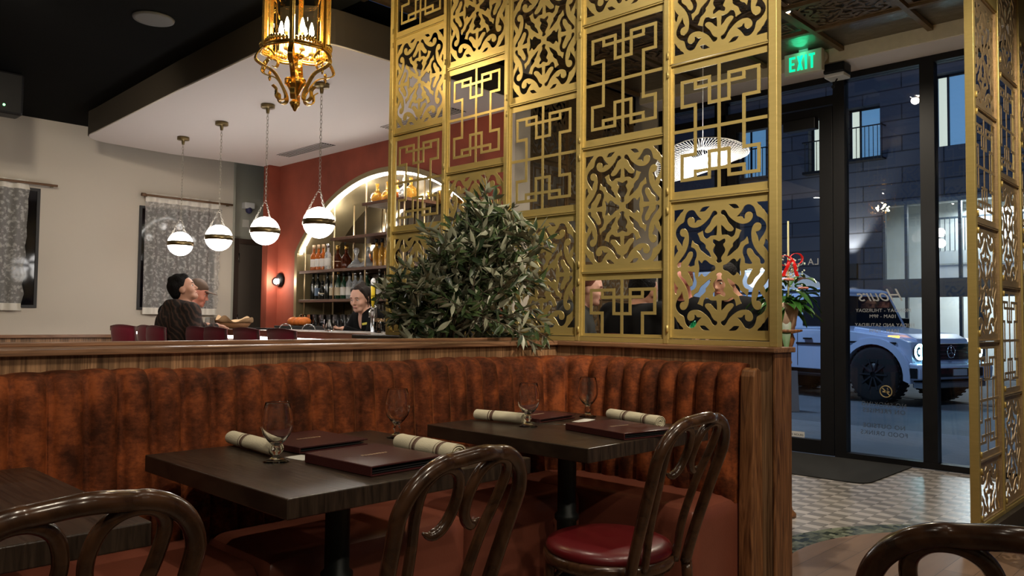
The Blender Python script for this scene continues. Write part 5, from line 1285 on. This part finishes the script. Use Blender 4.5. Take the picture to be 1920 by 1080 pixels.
person('ruddy-faced guest beyond the scroll panel, left of the dark-haired man', (5.12,3.12,0), math.radians(92), seated(look=(math.radians(-10),math.radians(-12),0), head=(0,.14,1.47), neck=(0,.05,1.32), chest=(0,.02,1.16), sh=((-.19,.03,1.26),(.19,.03,1.26))), BLK, SK3, HR3, 'short', None, .011)
person('auburn-haired guest in a dark coat behind the lowest fret panel, left one', (4.36,3.62,0), math.radians(-150), seated(look=(0,math.radians(-8),0), hood=True), mat('olive_coat',(.022,.022,.018),.8), SK1, HR3, 'curly', None, .012)
person('guest in black behind the lowest fret panel, right one, back to the viewer', (4.13,2.92,0), math.radians(-90), seated(look=(0,math.radians(-10),0), head=(0,.12,1.36), neck=(0,.055,1.23)), BLK, SK2, HR2, 'short', None, .012)
t = thing('green_drink', 'green drink in a glass on the high table, seen through the scroll panel', 'drink', (4.70,2.82,1.036)); MB().lathe([(.001,0),(.030,0),(.040,.14),(.038,.14),(.029,.006),(.001,.006)],18,cap=False).build('tumbler', M['glass'], t); MB().lathe([(.001,.008),(.028,.008),(.036,.10),(.001,.10)],16).build('liquid', mat('green_liquid',(.01,.30,.10),.3), t)
# ================================================================ entry: mat, exit sign, sensor, mesh pendant, flowers, lettering
mt = MB(); cpts = []
x0,x1,y0,y1,r = 5.98,7.0,2.17,4.0,.12
for cx_,cy_,a0 in ((x1-.02,y1-.02,0),(x0+r,y1-r,90),(x0+r,y0+r,180),(x1-.02,y0+.02,270)):
    rr = r if a0 in (90,180) else .02
    for i in range(7): a = math.radians(a0+90*i/6); cpts.append((cx_+rr*math.cos(a), cy_+rr*math.sin(a)))
tag(MB().prism(cpts, .0015, .010).build('floor_mat', mat('charcoal_carpet',(.022,.022,.022),.95,bump=.4,bs=400), bevel=.003), 'dark grey entrance mat on the tiles by the door', 'mat')
ex = thing('exit_sign', 'lit green EXIT sign by the entrance beam', 'exit sign', (6.56,2.87,3.40), 0)
MB().box(-.03,.03,-.165,.165,-.095,.095).build('housing', mat('sign_housing',(.62,.58,.48),.5), ex, bevel=.006)
MB().box(-.015,.015,-.04,.04,.095,.118).build('mount', mat('sign_mount',(.5,.5,.48),.5), ex)
GREEN = mat('green_sign_letters', (.02,.8,.45), .5, emit=(.0,1.0,.42), es=1.1)
mb = MB(); lw, hh, st = .052, .125, .018
def letter(c, u0):
    # u grows to the viewer's right = -Y
    def b(ua,ub,za,zb): mb.box(-.0345,-.0301, -(u0+ub), -(u0+ua), za, zb)
    def dg(ua,za,ub,zb): 
        mb.bar((-.0323,-(u0+ua),za),(-.0323,-(u0+ub),zb), st*.95, .0040, (1,0,0)) if False else mb.prism([(-(u0+ua-st*.55),za),(-(u0+ua+st*.55),za),(-(u0+ub+st*.55),zb),(-(u0+ub-st*.55),zb)], -.0345,-.0301, Myz)
    z0, z1 = -hh/2, hh/2
    if c == 'E': b(0,st,z0,z1); b(st,lw,z1-st,z1); b(st,lw*.85,-st/2,st/2); b(st,lw,z0,z0+st)
    if c == 'X': dg(st/2,z0,lw-st/2,z1); dg(lw-st/2,z0,st/2,z1)
    if c == 'I': b(0,st,z0,z1)
    if c == 'T': b(0,lw,z1-st,z1); b(lw/2-st/2,lw/2+st/2,z0,z1-st)
u = -.118
for c in 'EXIT': letter(c, u); u += (st if c == 'I' else lw)+.017
mb.build('lettering', GREEN, ex)
lamp('exit_glow', 'POINT', (6.50,2.87,3.475), .55, (.05,1,.5), .08)
sn = thing('door_sensor', 'black and white motion sensor under the beam beside the EXIT sign', 'sensor', (6.74,2.66,3.30))
MB().box(-.08,.08,-.09,.09,0,.085).build('cover', M['black_metal'], sn, bevel=.012); MB().box(-.075,.075,-.085,.085,-.035,-.001).build('lens', mat('pale_lens',(.6,.6,.58),.4), sn, bevel=.01)
MB().cyl((0,0,-.035),(-.02,.03,-.10),.006,.006,8).sphere((-.02,.03,-.105),.014,10,8).build('probe', M['black_metal'], sn)
sm_ = thing('smoke_detector', 'round white detector right of the EXIT sign', 'detector', (6.685,2.77,3.46)); MB().lathe([(.001,0),(.055,0),(.055,.012),(.045,.022),(.001,.026)],28,M=Matrix.Rotation(-PI/2,4,'Y')).build('housing', mat('detector_plastic',(.75,.73,.68),.4), sm_); MB().lathe([(.018,.027),(.024,.027),(.024,.031),(.018,.031)],20,M=Matrix.Rotation(-PI/2,4,'Y')).build('vent_ring', M['beige'], sm_)
# mesh pendant
mp_ = thing('mesh_pendant', 'white disc-shaped string pendant lamp shining behind the gold screen', 'pendant lamp', (4.55,2.67,2.17))
WH = mat('white_string', (.85,.85,.83), .5)
NS = 90; mb = MB()
def rimp(k, r, zz): a = 2*PI*k/NS; w = 1+.05*math.sin(3*a+.5); return Vector((r*w*math.cos(a), r*w*math.sin(a), zz+.035*math.sin(2*a+1.2)*(r/.27)))
for k in range(NS):
    P = [rimp(k,.055,.075), rimp(k,.12,.055), rimp(k,.27,.035)]; mb.tube(P, .0015, 3, cap=False)
    P = [rimp(k,.27,.035), rimp(k+2,.13,-.01), rimp(k+4,.055,-.025)]; mb.tube(P, .0015, 3, cap=False)
mb.build('strings', WH, mp_)
MB().tube([rimp(k,.27,.035) for k in range(0,NS,3)], .003, 6, closed=True).tube([rimp(k,.055,.075) for k in range(0,NS,6)], .003, 6, closed=True).tube([rimp(k,.055,-.025) for k in range(0,NS,6)], .003, 6, closed=True).build('frame', WH, mp_)
MB().sphere((0,0,.01),.045,18,12).build('bulb', M['white_bulb'], mp_); pass
lamp('mesh_pendant_glow', 'POINT', (4.55,2.67,2.08), 15, (1,.96,.9), .05)
mp_.matrix_world = Matrix.Translation((4.55,2.67,2.19))@Matrix.Rotation(math.radians(-13),4,Vector((.694,-.72,0)))@Matrix.Rotation(math.radians(-9),4,Vector((.72,.694,0)))@Matrix.Scale(1.12,4)
bpy.context.view_layer.update()
MI = mp_.matrix_world.inverted(); MB().cyl(tuple(MI@Vector((4.55,2.67,2.24))),tuple(MI@Vector((4.55,2.67,3.485))),.0022,.0022,6).build('cord', WH, mp_)
# flowers on a turned stand beside the screen end
fs_ = thing('plant_stand', 'turned wooden stand just right of the gold screen end, carrying the flower pot', 'stand', (4.66,2.165,0))
MB().lathe([(.001,0),(.06,0),(.06,.02),(.04,.04),(.026,.10),(.026,.9),(.04,.93),(.026,.96),(.026,1.0),(.045,1.03),(.058,1.07),(.045,1.105),(.10,1.118),(.10,1.13)],24).build('column', M['walnut_z'], fs_)
fp = thing('flower_pot', 'pot of green leaves and flowers with a big red bow, right of the gold screen', 'potted plant', (4.66,2.165,1.131))
MB().lathe([(.001,0),(.055,0),(.085,.16),(.078,.16),(.05,.02)],28,cap=False).lathe([(.001,.13),(.079,.13)],20,cap=False).build('pot', mat('pale_clay_pot',(.55,.38,.28),.7), fp)
rnd = random.Random(3); lm = mat('glossy_green_leaf', (.035,.12,.02), .3, var=.4, vs=12); mb = MB()
for i in range(60):
    a = rnd.uniform(0,2*PI); r = rnd.uniform(.02,.17); z = rnd.uniform(.14,.42); L_ = rnd.uniform(.10,.16); w = L_*.22
    base = Vector((.03*math.cos(a),.03*math.sin(a),.13)) if i < 30 else Vector((r*.5*math.cos(a),r*.5*math.sin(a),z*.7)); d = Vector((math.cos(a)*r*4, math.sin(a)*r*4, rnd.uniform(-.3,1.0))).normalized()
    s = d.cross(Vector((0,0,1))).normalized(); vs = []
    for j in range(7):
        f = j/6; c = base+d*(L_*1.3*f)+Vector((0,0,-.12*f*f)); q_ = math.sin(PI*min(1,f*.93+.05))**.8; vs += [c-s*w*q_+Vector((0,0,.01)), c, c+s*w*q_+Vector((0,0,.01))]
    mb.add(vs, [(j*3,j*3+1,j*3+4,j*3+3) for j in range(6)]+[(j*3+1,j*3+2,j*3+5,j*3+4) for j in range(6)], True)
mb.build('foliage', lm, fp)
fm = mat('pink_petals', (.80,.28,.24), .6)
for (x,y,z) in ((-.06,-.05,.30),(.03,-.10,.25),(.08,.04,.33),(-.02,.08,.36)):
    mb = MB()
    for k in range(6): a = k*PI/3; mb.sphere((x+.018*math.cos(a),y+.018*math.sin(a),z),.016,8,6,(1,1,.5))
    mb.build('flower', fm, fp)
# baby's breath tuft and bow
mb = MB()
for i in range(60): mb.sphere((-.02+rnd.gauss(0,.035),-.05+rnd.gauss(0,.035),.36+rnd.gauss(0,.04)),.006,6,4)
mb.build('filler_flowers', mat('pale_filler_flowers',(.50,.60,.50),.7), fp)['kind'] = 'stuff'
MB().cyl((-.02,-.03,.13),(-.02,-.03,.66),.007,.005,8).build('pick', mat('pale_bamboo',(.62,.58,.30),.5), fp)
RB = mat('red_ribbon', (.75,.015,.015), .35)
bw_ = MB(); D = Vector((.69,-.72,0))
for s in (-1,1):
    def loop(u, v, s=s):
        a = 2*PI*u; p = D*(s*(.035-.035*math.cos(a)))*1.0+Vector((0,0,.032*math.sin(a)+.006*s)); return tuple(p+Vector((-.72,-.69,0))*(.035*v-.0)*(.5+.5*abs(math.sin(PI*u)))+Vector((-.045,-.05,.42)))
    bw_.grid(loop, 20, 2)
    def tail(u, v, s=s): p = D*(s*(.008+.035*u)+.022*(v-.5))+Vector((0,0,-.10*u)); return tuple(p+Vector((-.045,-.05,.42))+Vector((-.72,-.69,0))*(.02+.01*math.sin(5*u)))
    bw_.grid(tail, 8, 2)
bw_.sphere((-.06,-.066,.42),.013,10,8); bo = bw_.build('bow', RB, fp); sm = bo.modifiers.new('solid','SOLIDIFY'); sm.thickness = .002
# lettering on the glass, facing the street
def text(body, y, z, size, m, name='lettering', shear=0, x=7.079, spacing=1.0, extrude=.0004, parent=None):
    cu = bpy.data.curves.new('txt', 'FONT'); cu.body = body; cu.size = size; cu.align_x = 'CENTER'; cu.extrude = extrude; cu.shear = shear; cu.space_character = spacing
    o = bpy.data.objects.new('txt', cu); C.objects.link(o); dg = bpy.context.evaluated_depsgraph_get(); me = bpy.data.meshes.new_from_object(o.evaluated_get(dg)); bpy.data.objects.remove(o)
    me.materials.clear(); me.materials.append(m); r = bpy.data.objects.new(name, me); C.objects.link(r)
    r.matrix_world = Matrix(((0,0,1,x),(1,0,0,y),(0,1,0,z),(0,0,0,1)))   # reads from outside (+X)
    return r
VIN = mat('white_vinyl', (.30,.31,.32), .6)
for s,(y,z,sz,sh_,sp_,lab) in {
 'LA CA':(3.10,1.705,.085,0,1.15,'thin white capitals LA CA on the door glass, mirrored'),
 'Hours':(2.43,1.37,.15,.5,.95,'big slanted white word Hours on the pane right of the door, mirrored'),
 'MONDAY - THURSDAY':(2.42,1.275,.042,0,1.05,'small white line MONDAY - THURSDAY on the pane right of the door'),
 '10AM - 9PM':(2.42,1.225,.042,0,1.05,'small white line 10AM - 9PM on the pane right of the door'),
 'FRIDAY AND SATURDAY':(2.41,1.15,.042,0,1.05,'small white line FRIDAY AND SATURDAY on the pane right of the door'),
 '10AM - 10PM':(2.41,1.10,.042,0,1.05,'small white line 10AM - 10PM on the pane right of the door')}.items():
    tag(text(s,y,z,sz,VIN,'glass_lettering',sh_,spacing=sp_), lab, 'lettering')
VD = mat('frosted_vinyl', (.07,.085,.11), .7)
for s,(y,z) in {'NO SMOKING':(2.42,.47),'ON PREMISES':(2.42,.415),'NO OUTSIDE':(2.42,.285),'FOOD DRINKS':(2.42,.225)}.items(): tag(text(s,y,z,.052,VD,'glass_lettering',spacing=1.15), 'faint grey line %s low on the pane right of the door' % s, 'lettering')
nsg = thing('no_smoking_symbol', 'round gold no-smoking symbol low on the pane right of the door', 'sign', (7.079,2.40,.60))
GV = mat('gold_vinyl', (.40,.31,.14), .5)
MB().tube([(0,.048*math.cos(2*PI*k/36),.048*math.sin(2*PI*k/36)) for k in range(36)], .0045, 6, closed=True, flat=1).build('ring', GV, nsg)
MB().bar((0,-.034,-.034),(0,.034,.034),.008,.001,(1,0,0)).build('slash', GV, nsg); MB().box(-.0005,.0005,-.028,.028,-.008,.004).build('cigarette', GV, nsg)
MB().tube([(0,-.012,.010),(0,-.018,.018),(0,-.010,.024),(0,-.014,.032)],.003,5).build('smoke', GV, nsg)
bh = tag(MB().box(7.0785,7.0795,3.11,3.34,.135,.185).build('window_sticker', mat('white_sticker',(.6,.6,.6),.6)), 'white BUSINESS HOURS sticker at the bottom of the door glass', 'sticker')
tb = text('BUSINESS HOURS', 3.225-.115+.0, .146, .027, M['black_metal'], 'lettering', x=7.0782); tb.matrix_world = Matrix(((0,0,-1,7.0780),(-1,0,0,3.225),(0,1,0,.146),(0,0,0,1))); tb.parent = bh
# ================================================================ the street outside
struct(MB().box(7.02,30,-14,26,-.35,-.12).build('ground', mat('night_asphalt',(.10,.11,.12),.7,var=.15,vs=1.5)))
struct(MB().box(7.02,9.6,-14,26,-.12,-.02).build('ground', mat('plaza_concrete',(.20,.21,.22),.75,var=.1,vs=2)))
struct(MB().prism([(15.75,7.0),(16.05,7.0),(14.0,1.0),(13.7,1.0)], -.119,-.112).build('ground', mat('gutter_strip',(.05,.05,.055),.8)))
# sandwich board
ab = thing('sandwich_board', 'grey A-shaped sandwich board standing on the pavement outside the door', 'sign board', (11.4,5.35,-.12), 2.2)
for s in (-1,1): MB().box(-.22,.22,-.008,.008,0,.60).xf(Matrix.Translation((0,s*.13,0))@Matrix.Rotation(s*.20,4,'X')).build('panel', mat('board_grey',(.22,.20,.20),.7) if s < 0 else bpy.data.materials['board_grey'], ab)
FAC = mat('grey_stone_cladding', (.085,.09,.10), .8)
def facade_mat():
    m, N, L, b = nm('grey_block_cladding'); tc = N.new('ShaderNodeTexCoord'); sx = N.new('ShaderNodeSeparateXYZ'); cb = N.new('ShaderNodeCombineXYZ'); L.new(tc.outputs['Object'], sx.inputs[0]); L.new(sx.outputs[1], cb.inputs[0]); L.new(sx.outputs[2], cb.inputs[1])
    br = N.new('ShaderNodeTexBrick'); br.inputs['Scale'].default_value = 1; br.inputs['Brick Width'].default_value = 2.0; br.inputs['Row Height'].default_value = .42; br.inputs['Mortar Size'].default_value = .018
    br.inputs['Color1'].default_value = (.080,.084,.10,1); br.inputs['Color2'].default_value = (.056,.060,.075,1); br.inputs['Mortar'].default_value = (.02,.02,.025,1); L.new(cb.outputs[0], br.inputs['Vector']); L.new(br.outputs['Color'], b.inputs['Base Color']); b.inputs['Roughness'].default_value = .85; return m
FM = facade_mat()
bd = thing('street_building', 'dark block-clad building across the street with lit windows and balconies', 'building', (22,0,-.12))
WIN = [(8.75,9.52,5.55,7.25),(7.55,8.45,5.75,7.25),(5.45,6.25,5.85,7.75),(6.75,7.15,8.7,9.6),(6.25,6.6,8.7,9.6),(10.8,11.7,5.6,7.2)]
SHOPW = (3.2,7.52,0.02,4.55)
holes = [[(a,c),(b_,c),(b_,d),(a,d)] for a,b_,c,d in WIN+[SHOPW]]
v_, f_ = plate(holes, [(-13,0),(24,0),(24,13),(-13,13)], .35)
V2 = [(-.0+y+.175, x, z) for x,y,z in v_]
MB().add(V2, f_).build('wall', FM, bd)
LW = mat('lit_window_glass', (.1,.2,.3), .3, emit=(.16,.36,.62), es=.55); LW2 = mat('lit_room', (.5,.5,.4), .5, emit=(.8,.85,.70), es=.8)
for i,(a,b_,c,d) in enumerate(WIN):
    w = MB().box(.30,.34,a+.05,b_-.05,c+.05,d-.05).build('window_pane', LW, bd)
    fr = MB(); fr.box(.26,.30,a,a+.06,c,d).box(.26,.30,b_-.06,b_,c,d).box(.26,.30,a,b_,c,c+.06).box(.26,.30,a,b_,d-.06,d).box(.26,.30,b_-.32,b_-.27,c,d); fr.build('window_frame', M['black_metal'], w)
    if i in (0,1,2): MB().box(.285,.298,b_-.27,b_-.07,c+.06,d-.06).build('curtain', LW2, w)
    if i in (0,1,5):
        rl = MB(); yy0, yy1 = a-.15, b_+.05
        rl.box(-.30,-.27,yy0,yy1,c+.85,c+.88).box(-.30,-.27,yy0,yy1,c+.0,c+.03)
        k = yy0
        while k < yy1: rl.box(-.295,-.28,k,k+.014,c+.03,c+.85); k += .11
        rl.box(-.30,0,yy0,yy0+.015,c+.85,c+.88).box(-.30,0,yy1-.015,yy1,c+.85,c+.88).box(-.30,0,yy0,yy1,c-.04,c)
        rl.build('balcony_rail', M['black_metal'], bd)
# glazed lobby
MB().box(2.2,2.3,2.5,8.3,0,4.8).build('lobby_wall', mat('lobby_concrete',(.50,.52,.50),.8,var=.08,vs=1.5), bd)
MB().box(.35,2.2,2.5,8.3,4.7,4.8).box(.35,2.2,8.2,8.3,0,4.8).build('lobby_ceiling', mat('lobby_white',(.6,.6,.58),.8), bd)
MB().box(1.3,1.5,2.5,6.9,2.95,3.3).build('mezzanine_slab', bpy.data.materials['lobby_concrete'], bd)
MB().box(1.35,1.5,2.5,6.9,2.35,2.93).build('mezzanine_soffit', bpy.data.materials['lobby_white'], bd)
rl = MB(); rl.box(1.28,1.31,2.5,6.9,4.15,4.2); k = 2.5
while k < 6.9: rl.box(1.285,1.305,k,k+.02,3.3,4.15); k += .12
rl.build('mezzanine_rail', mat('blue_grey_rail',(.03,.045,.06),.5), bd)
mf = MB()
for y in (3.2,4.36,5.63,6.25,6.90,7.45): mf.box(.02,.14,y,y+.07,0.02,4.5)
mf.box(.0,.16,3.2,7.52,2.02,2.50).box(.0,.16,3.2,7.52,4.45,4.55).build('mullions', mat('night_steel',(.02,.026,.035),.4), bd)
MB().box(.05,.12,3.27,4.18,.0,.2).box(.05,.12,5.15,5.30,.05,2.25).box(.05,.12,4.9,5.28,1.0,1.04).build('door_frame', bpy.data.materials['night_steel'], bd)
MB().box(-.12,-.001,8.15,8.45,2.55,2.95).build('wall_light', M['black_metal'], bd)
lamp('lobby_glow', 'AREA', (23.2,5.4,4.35), 240, (.86,.95,1.0), 2.4, (23.2,5.4,0), sy=1.2)
lamp('lobby_glow', 'AREA', (22.9,5.4,1.95), 60, (.9,.97,1.0), 2.4, (24,5.4,0.8), sy=.8)
lamp('wall_light_up', 'SPOT', (21.70,8.3,2.85), 350, (1,.97,.9), .08, (21.95,8.3,4.6), 70, .6)
lamp('wall_light_down', 'SPOT', (21.70,8.3,2.4), 350, (1,.97,.9), .08, (21.95,8.3,0.6), 80, .6)
lamp('facade_wash', 'AREA', (15.0,7.0,9.0), 60, (.30,.42,.95), 3, (22,8,6))
# ---------------------------------------------------------------- parked delivery van, far off
vn = thing('white_van', 'white van parked against the far building, behind the car roof, amber lamp glowing', 'van', (18.9,9.6,-.12), math.radians(-90))
VW = mat('van_white', (.75,.76,.78), .4)
MB().prism([(-2.2,.45),(-2.2,2.45),(-1.9,2.6),(.9,2.6),(1.3,2.35),(1.75,1.45),(2.35,1.25),(2.45,.45)], -.95,.95, Mxz).build('body', VW, vn, bevel=.05)
MB().prism([(.95,1.5),(.95,2.25),(1.22,2.2),(1.62,1.5)], -.965,-.951, Mxz).prism([(.95,1.5),(.95,2.25),(1.22,2.2),(1.62,1.5)], .951,.965, Mxz).build('side_window', M['black_metal'], vn)
for x in (-1.4,1.6):
    for s in (-1,1): MB().lathe([(.15,-.11),(.36,-.11),(.38,-.06),(.38,.06),(.36,.11),(.15,.11)],28,(x,s*.84,.38),Matrix.Rotation(PI/2,4,'X')).build('wheel', M['iron'], vn)
MB().sphere((2.05,.955,1.32),.05,10,8).sphere((1.55,.97,2.05),.035,10,8).build('amber_lamp', mat('amber_lamp',(1,.5,.1),.4,emit=(1,.5,.1),es=5), vn)
lamp('van_area_glow', 'POINT', (17.6,8.8,3.2), 70, (.95,.98,1.0), .2)
# ================================================================ the boxy four-wheel-drive car
def car():
    hd = math.atan2(-.95,-.31); L_ = Vector((.95,-.31,0)); org = Vector((13.60,4.72,-.12))+L_*.80
    t = thing('car', 'pale blue-white boxy off-road car outside the glass, ring headlamp lit, facing right', 'car', tuple(org), hd)
    paint = mat('pale_car_paint', (.50,.56,.72), .28, .1, coat=.8)
    blk = M['black_metal']; glass = mat('dark_car_glass', (.006,.008,.012), .04, coat=.5)
    # local x forward (front axle at 0), y left, z up
    def archp(cx, r, a0, a1, n=14): return [(cx+r*math.cos(math.radians(a0+(a1-a0)*i/n)), .46+.92*r*math.sin(math.radians(a0+(a1-a0)*i/n))) for i in range(n+1)]
    prof = [(-3.62,.55),(-3.66,1.17),(-.62,1.20),(.45,1.08),(.62,1.02),(.66,.90),(.68,.52),(.63,.50)]
    prof += archp(0,.60,0,180)+[(-.62,.50),(-2.22,.50)]+archp(-2.85,.60,0,180)+[(-3.48,.52)]
    MB().prism(prof, -.90,.90, Mxz).build('body', paint, t, bevel=.025)
    MB().prism([(-.60,1.18),(.44,1.07),(.60,1.02),(.58,1.07),(.40,1.15),(-.58,1.255)], -.66,.66, Mxz).build('hood', paint, t, bevel=.02)
    # greenhouse, tapering upward
    zb, zt = 1.20, 1.86
    def sect(x, z):
        f = (z-zb)/(zt-zb); return .885-.085*f
    A = [(-3.63,zb),(-3.55,zt),(-.98,zt),(-.66,zb)]
    vs = [(x, s*sect(x,z), z) for s in (-1,1) for x,z in A]
    MB().add(vs, [(0,1,2,3),(7,6,5,4),(0,4,5,1),(1,5,6,2),(2,6,7,3),(3,7,4,0)]).build('cabin', paint, t, bevel=.02)
    MB().prism([(-3.60,zt-.005),(-3.56,zt+.05),(-3.4,zt+.085),(-1.15,zt+.085),(-.98,zt+.04),(-.95,zt-.005)], -.80,.80, Mxz).build('roof', paint, t, bevel=.03)
    for s in (-1,1): MB().bar((-3.5,s*.80,zt+.035),(-1.0,s*.80,zt+.035),.03,.03).build('roof_gutter', blk, t)
    for s in (-1,1):
        for a,b_,nme in ((-3.50,-2.52,'rear_window'),(-2.38,-1.66,'rear_door_window'),(-1.54,-.80,'front_door_window')):
            xr = b_; q_ = []
            for x,z in ((a+.05,1.27),(a+.02,1.78),(xr-(.17 if nme[0]=='f' else .02),1.78),(xr-.0,1.27)): q_.append((x,z))
            vs = [(x, s*(sect(x,z)+d), z) for d in (.001,.012) for x,z in q_]
            MB().add(vs, [(0,1,2,3),(7,6,5,4)]+[(i,(i+1)%4,4+(i+1)%4,4+i) for i in range(4)]).build('window', glass, t, bevel=.004)
    vs = [(x+d, y, z) for d in (.004,.016) for (x,z,y) in ((-.70,1.27,-.78),(-.70,1.27,.78),(-.955,1.80,.72),(-.955,1.80,-.72))]
    MB().add(vs, [(0,1,2,3),(7,6,5,4)]+[(i,(i+1)%4,4+(i+1)%4,4+i) for i in range(4)]).build('windshield', glass, t)
    # flares, strips, steps
    for cx_ in (0,-2.85):
        for s in (-1,1):
            inn = archp(cx_,.56,-5,185,18); out = archp(cx_,.67,-8,188,18); n = len(inn)
            vs = [(x,s*.86,z) for x,z in inn]+[(x,s*.86,z) for x,z in out]+[(x,s*.965,z) for x,z in inn]+[(x,s*.955,z) for x,z in out]
            fs = []
            for i in range(n-1): fs += [(2*n+i,2*n+i+1,3*n+i+1,3*n+i),(n+i,n+i+1,3*n+i+1,3*n+i),(i,i+1,2*n+i+1,2*n+i)]
            MB().add(vs, fs, False).build('wheel_flare', paint, t)
    for s in (-1,1):
        MB().box(-.52,.40,s*.915-.012,s*.915+.012,.985,1.015).build('trim_strip', blk, t); MB().box(-1.62,-.66,s*.905-.012,s*.905+.012,.93,.965).build('trim_strip', blk, t)
        MB().box(-2.40,-1.72,s*.905-.012,s*.905+.012,.93,.965).build('trim_strip', blk, t); MB().box(-3.5,-3.05,s*.905-.012,s*.905+.012,1.02,1.05).build('trim_strip', blk, t)
        for x in (-1.45,-2.30): MB().box(x,x+.18,s*.92-.018,s*.92+.018,1.02,1.05).build('door_handle', blk, t, bevel=.006)
        MB().box(-2.22,-.62,s*.93-.06,s*.93+.06,.38,.43).build('running_board', blk, t, bevel=.01)
        for x in (-.62,-1.60,-2.45): MB().box(x-.004,x+.004,s*.9005-.004,s*.9005+.004,.55,1.19).build('door_gap', blk, t)
        MB().box(-.93,-.78,s*1.0-.11,s*1.0+.11,1.24,1.42).build('wing_mirror', blk, t, bevel=.03)
        MB().box(.20,.36,s*.80-.05,s*.80+.05,1.085,1.12).build('turn_signal', mat('amber_signal',(1,.35,.02),.4,emit=(1,.38,.04),es=7) if s < 0 else blk, t, bevel=.02)
        y = s*.74
        MB().lathe([(.001,0),(.135,0),(.135,.02),(.001,.02)],28,(.67,y,.87),Matrix.Rotation(PI/2,4,'Y')).build('headlamp', glass, t)
        MB().tube([(.695,y+.112*math.cos(2*PI*k/32),.87+.112*math.sin(2*PI*k/32)) for k in range(32)],.017,8,closed=True).build('headlamp_ring', mat('cyan_ring_light',(.6,1,1),.4,emit=(.45,.92,1.0),es=26) if s < 0 else bpy.data.materials['cyan_ring_light'], t)
        MB().sphere((.68,y,.87),.05,14,8,(.4,1,1)).build('headlamp_core', mat('blue_core',(.2,.4,.9),.3,emit=(.3,.55,1),es=5) if s < 0 else bpy.data.materials['blue_core'], t)
    g_ = MB().box(.67,.695,-.52,.52,.74,1.00).build('grille', blk, t, bevel=.01)
    for k in range(4): MB().box(.695,.708,-.50,.50,.765+k*.062,.775+k*.062).build('grille_bar', M['chrome'], g_)
    em = thing('emblem','x','x'); em.parent = t; em.location = (.725,0,.87)
    for k_ in ('label','category'): del em[k_]
    MB().tube([(0,.095*math.cos(2*PI*k/32),.095*math.sin(2*PI*k/32)) for k in range(32)],.009,8,closed=True).build('emblem_ring', M['chrome'], em)
    for k in range(3):
        a = PI/2+k*2*PI/3; MB().cyl((0,0,0),(0,.092*math.cos(a),.092*math.sin(a)),.014,.003,8).build('star_arm', M['chrome'], em)
    MB().prism([(.62,.42),(.62,.70),(.81,.68),(.85,.62),(.83,.44)], -.93,.93, Mxz).build('front_bumper', paint, t, bevel=.025)
    MB().box(.82,.865,-.62,.62,.48,.62).build('bumper_intake', blk, t, bevel=.01)
    pl_ = MB().box(.865,.88,-.17,.17,.50,.60).build('licence_plate', mat('licence_plate',(.35,.38,.42),.4), t)
    MB().box(.60,.80,-.80,.80,.30,.40).build('skid_plate', M['chrome'], t, bevel=.02)
    MB().box(.66,.78,-.945,-.925,.46,.62).build('side_intake', blk, t, bevel=.005)
    MB().box(-3.5,.6,-.55,.55,.36,.56).build('chassis', blk, t)
    for cx_ in (0,-2.85):
        for s in (-1,1):
            wh = MB().lathe([(.20,-.14),(.40,-.15),(.46,-.13),(.48,-.05),(.48,.05),(.46,.13),(.40,.15),(.20,.14)],40,(cx_,s*.80,.48),Matrix.Rotation(PI/2,4,'X'),cap=False).build('wheel', mat('tyre_rubber',(.006,.006,.007),.85) if 'tyre_rubber' not in bpy.data.materials else bpy.data.materials['tyre_rubber'], t)
            MB().lathe([(.001,.0),(.25,.0),(.25,.02),(.001,.02)],32,(cx_,s*.90-.01,.48),Matrix.Rotation(PI/2,4,'X')).build('rim', blk, wh)
            sp_ = MB()
            for k in range(10): a = 2*PI*k/10; sp_.bar((cx_+.05*math.cos(a),s*.94,.48+.05*math.sin(a)),(cx_+.26*math.cos(a),s*.94,.48+.26*math.sin(a)),.025,.018,(0,1,0))
            sp_.build('spokes', mat('dark_alloy',(.05,.05,.055),.35,.6) if 'dark_alloy' not in bpy.data.materials else bpy.data.materials['dark_alloy'], wh)
            tr = MB()
            for k in range(36): a = 2*PI*k/36; tr.box(-.125,.125,-.018,.018,-.012,.008) if False else tr.bar((cx_+.480*math.cos(a),s*.80-.13,.48+.480*math.sin(a)),(cx_+.480*math.cos(a),s*.80+.13,.48+.480*math.sin(a)),.036,.012,(math.cos(a),0,math.sin(a)))
            tr.build('tread', bpy.data.materials['tyre_rubber'], wh)
    MB().lathe([(.001,0),(.36,0),(.38,.03),(.38,.18),(.001,.2)],32,(-3.70,0,1.0),Matrix.Rotation(-PI/2,4,'Y')).build('spare_wheel_cover', blk, t)
    lp = lamp('headlamp_glow', 'SPOT', tuple(org+Vector((-.31,-.95,0))*1.02-L_*.70+Vector((0,0,.98))), 100, (.6,.9,1), .1, tuple(org+Vector((-.31,-.95,0))*8-L_*.7), 60, .6)
    return t
car()
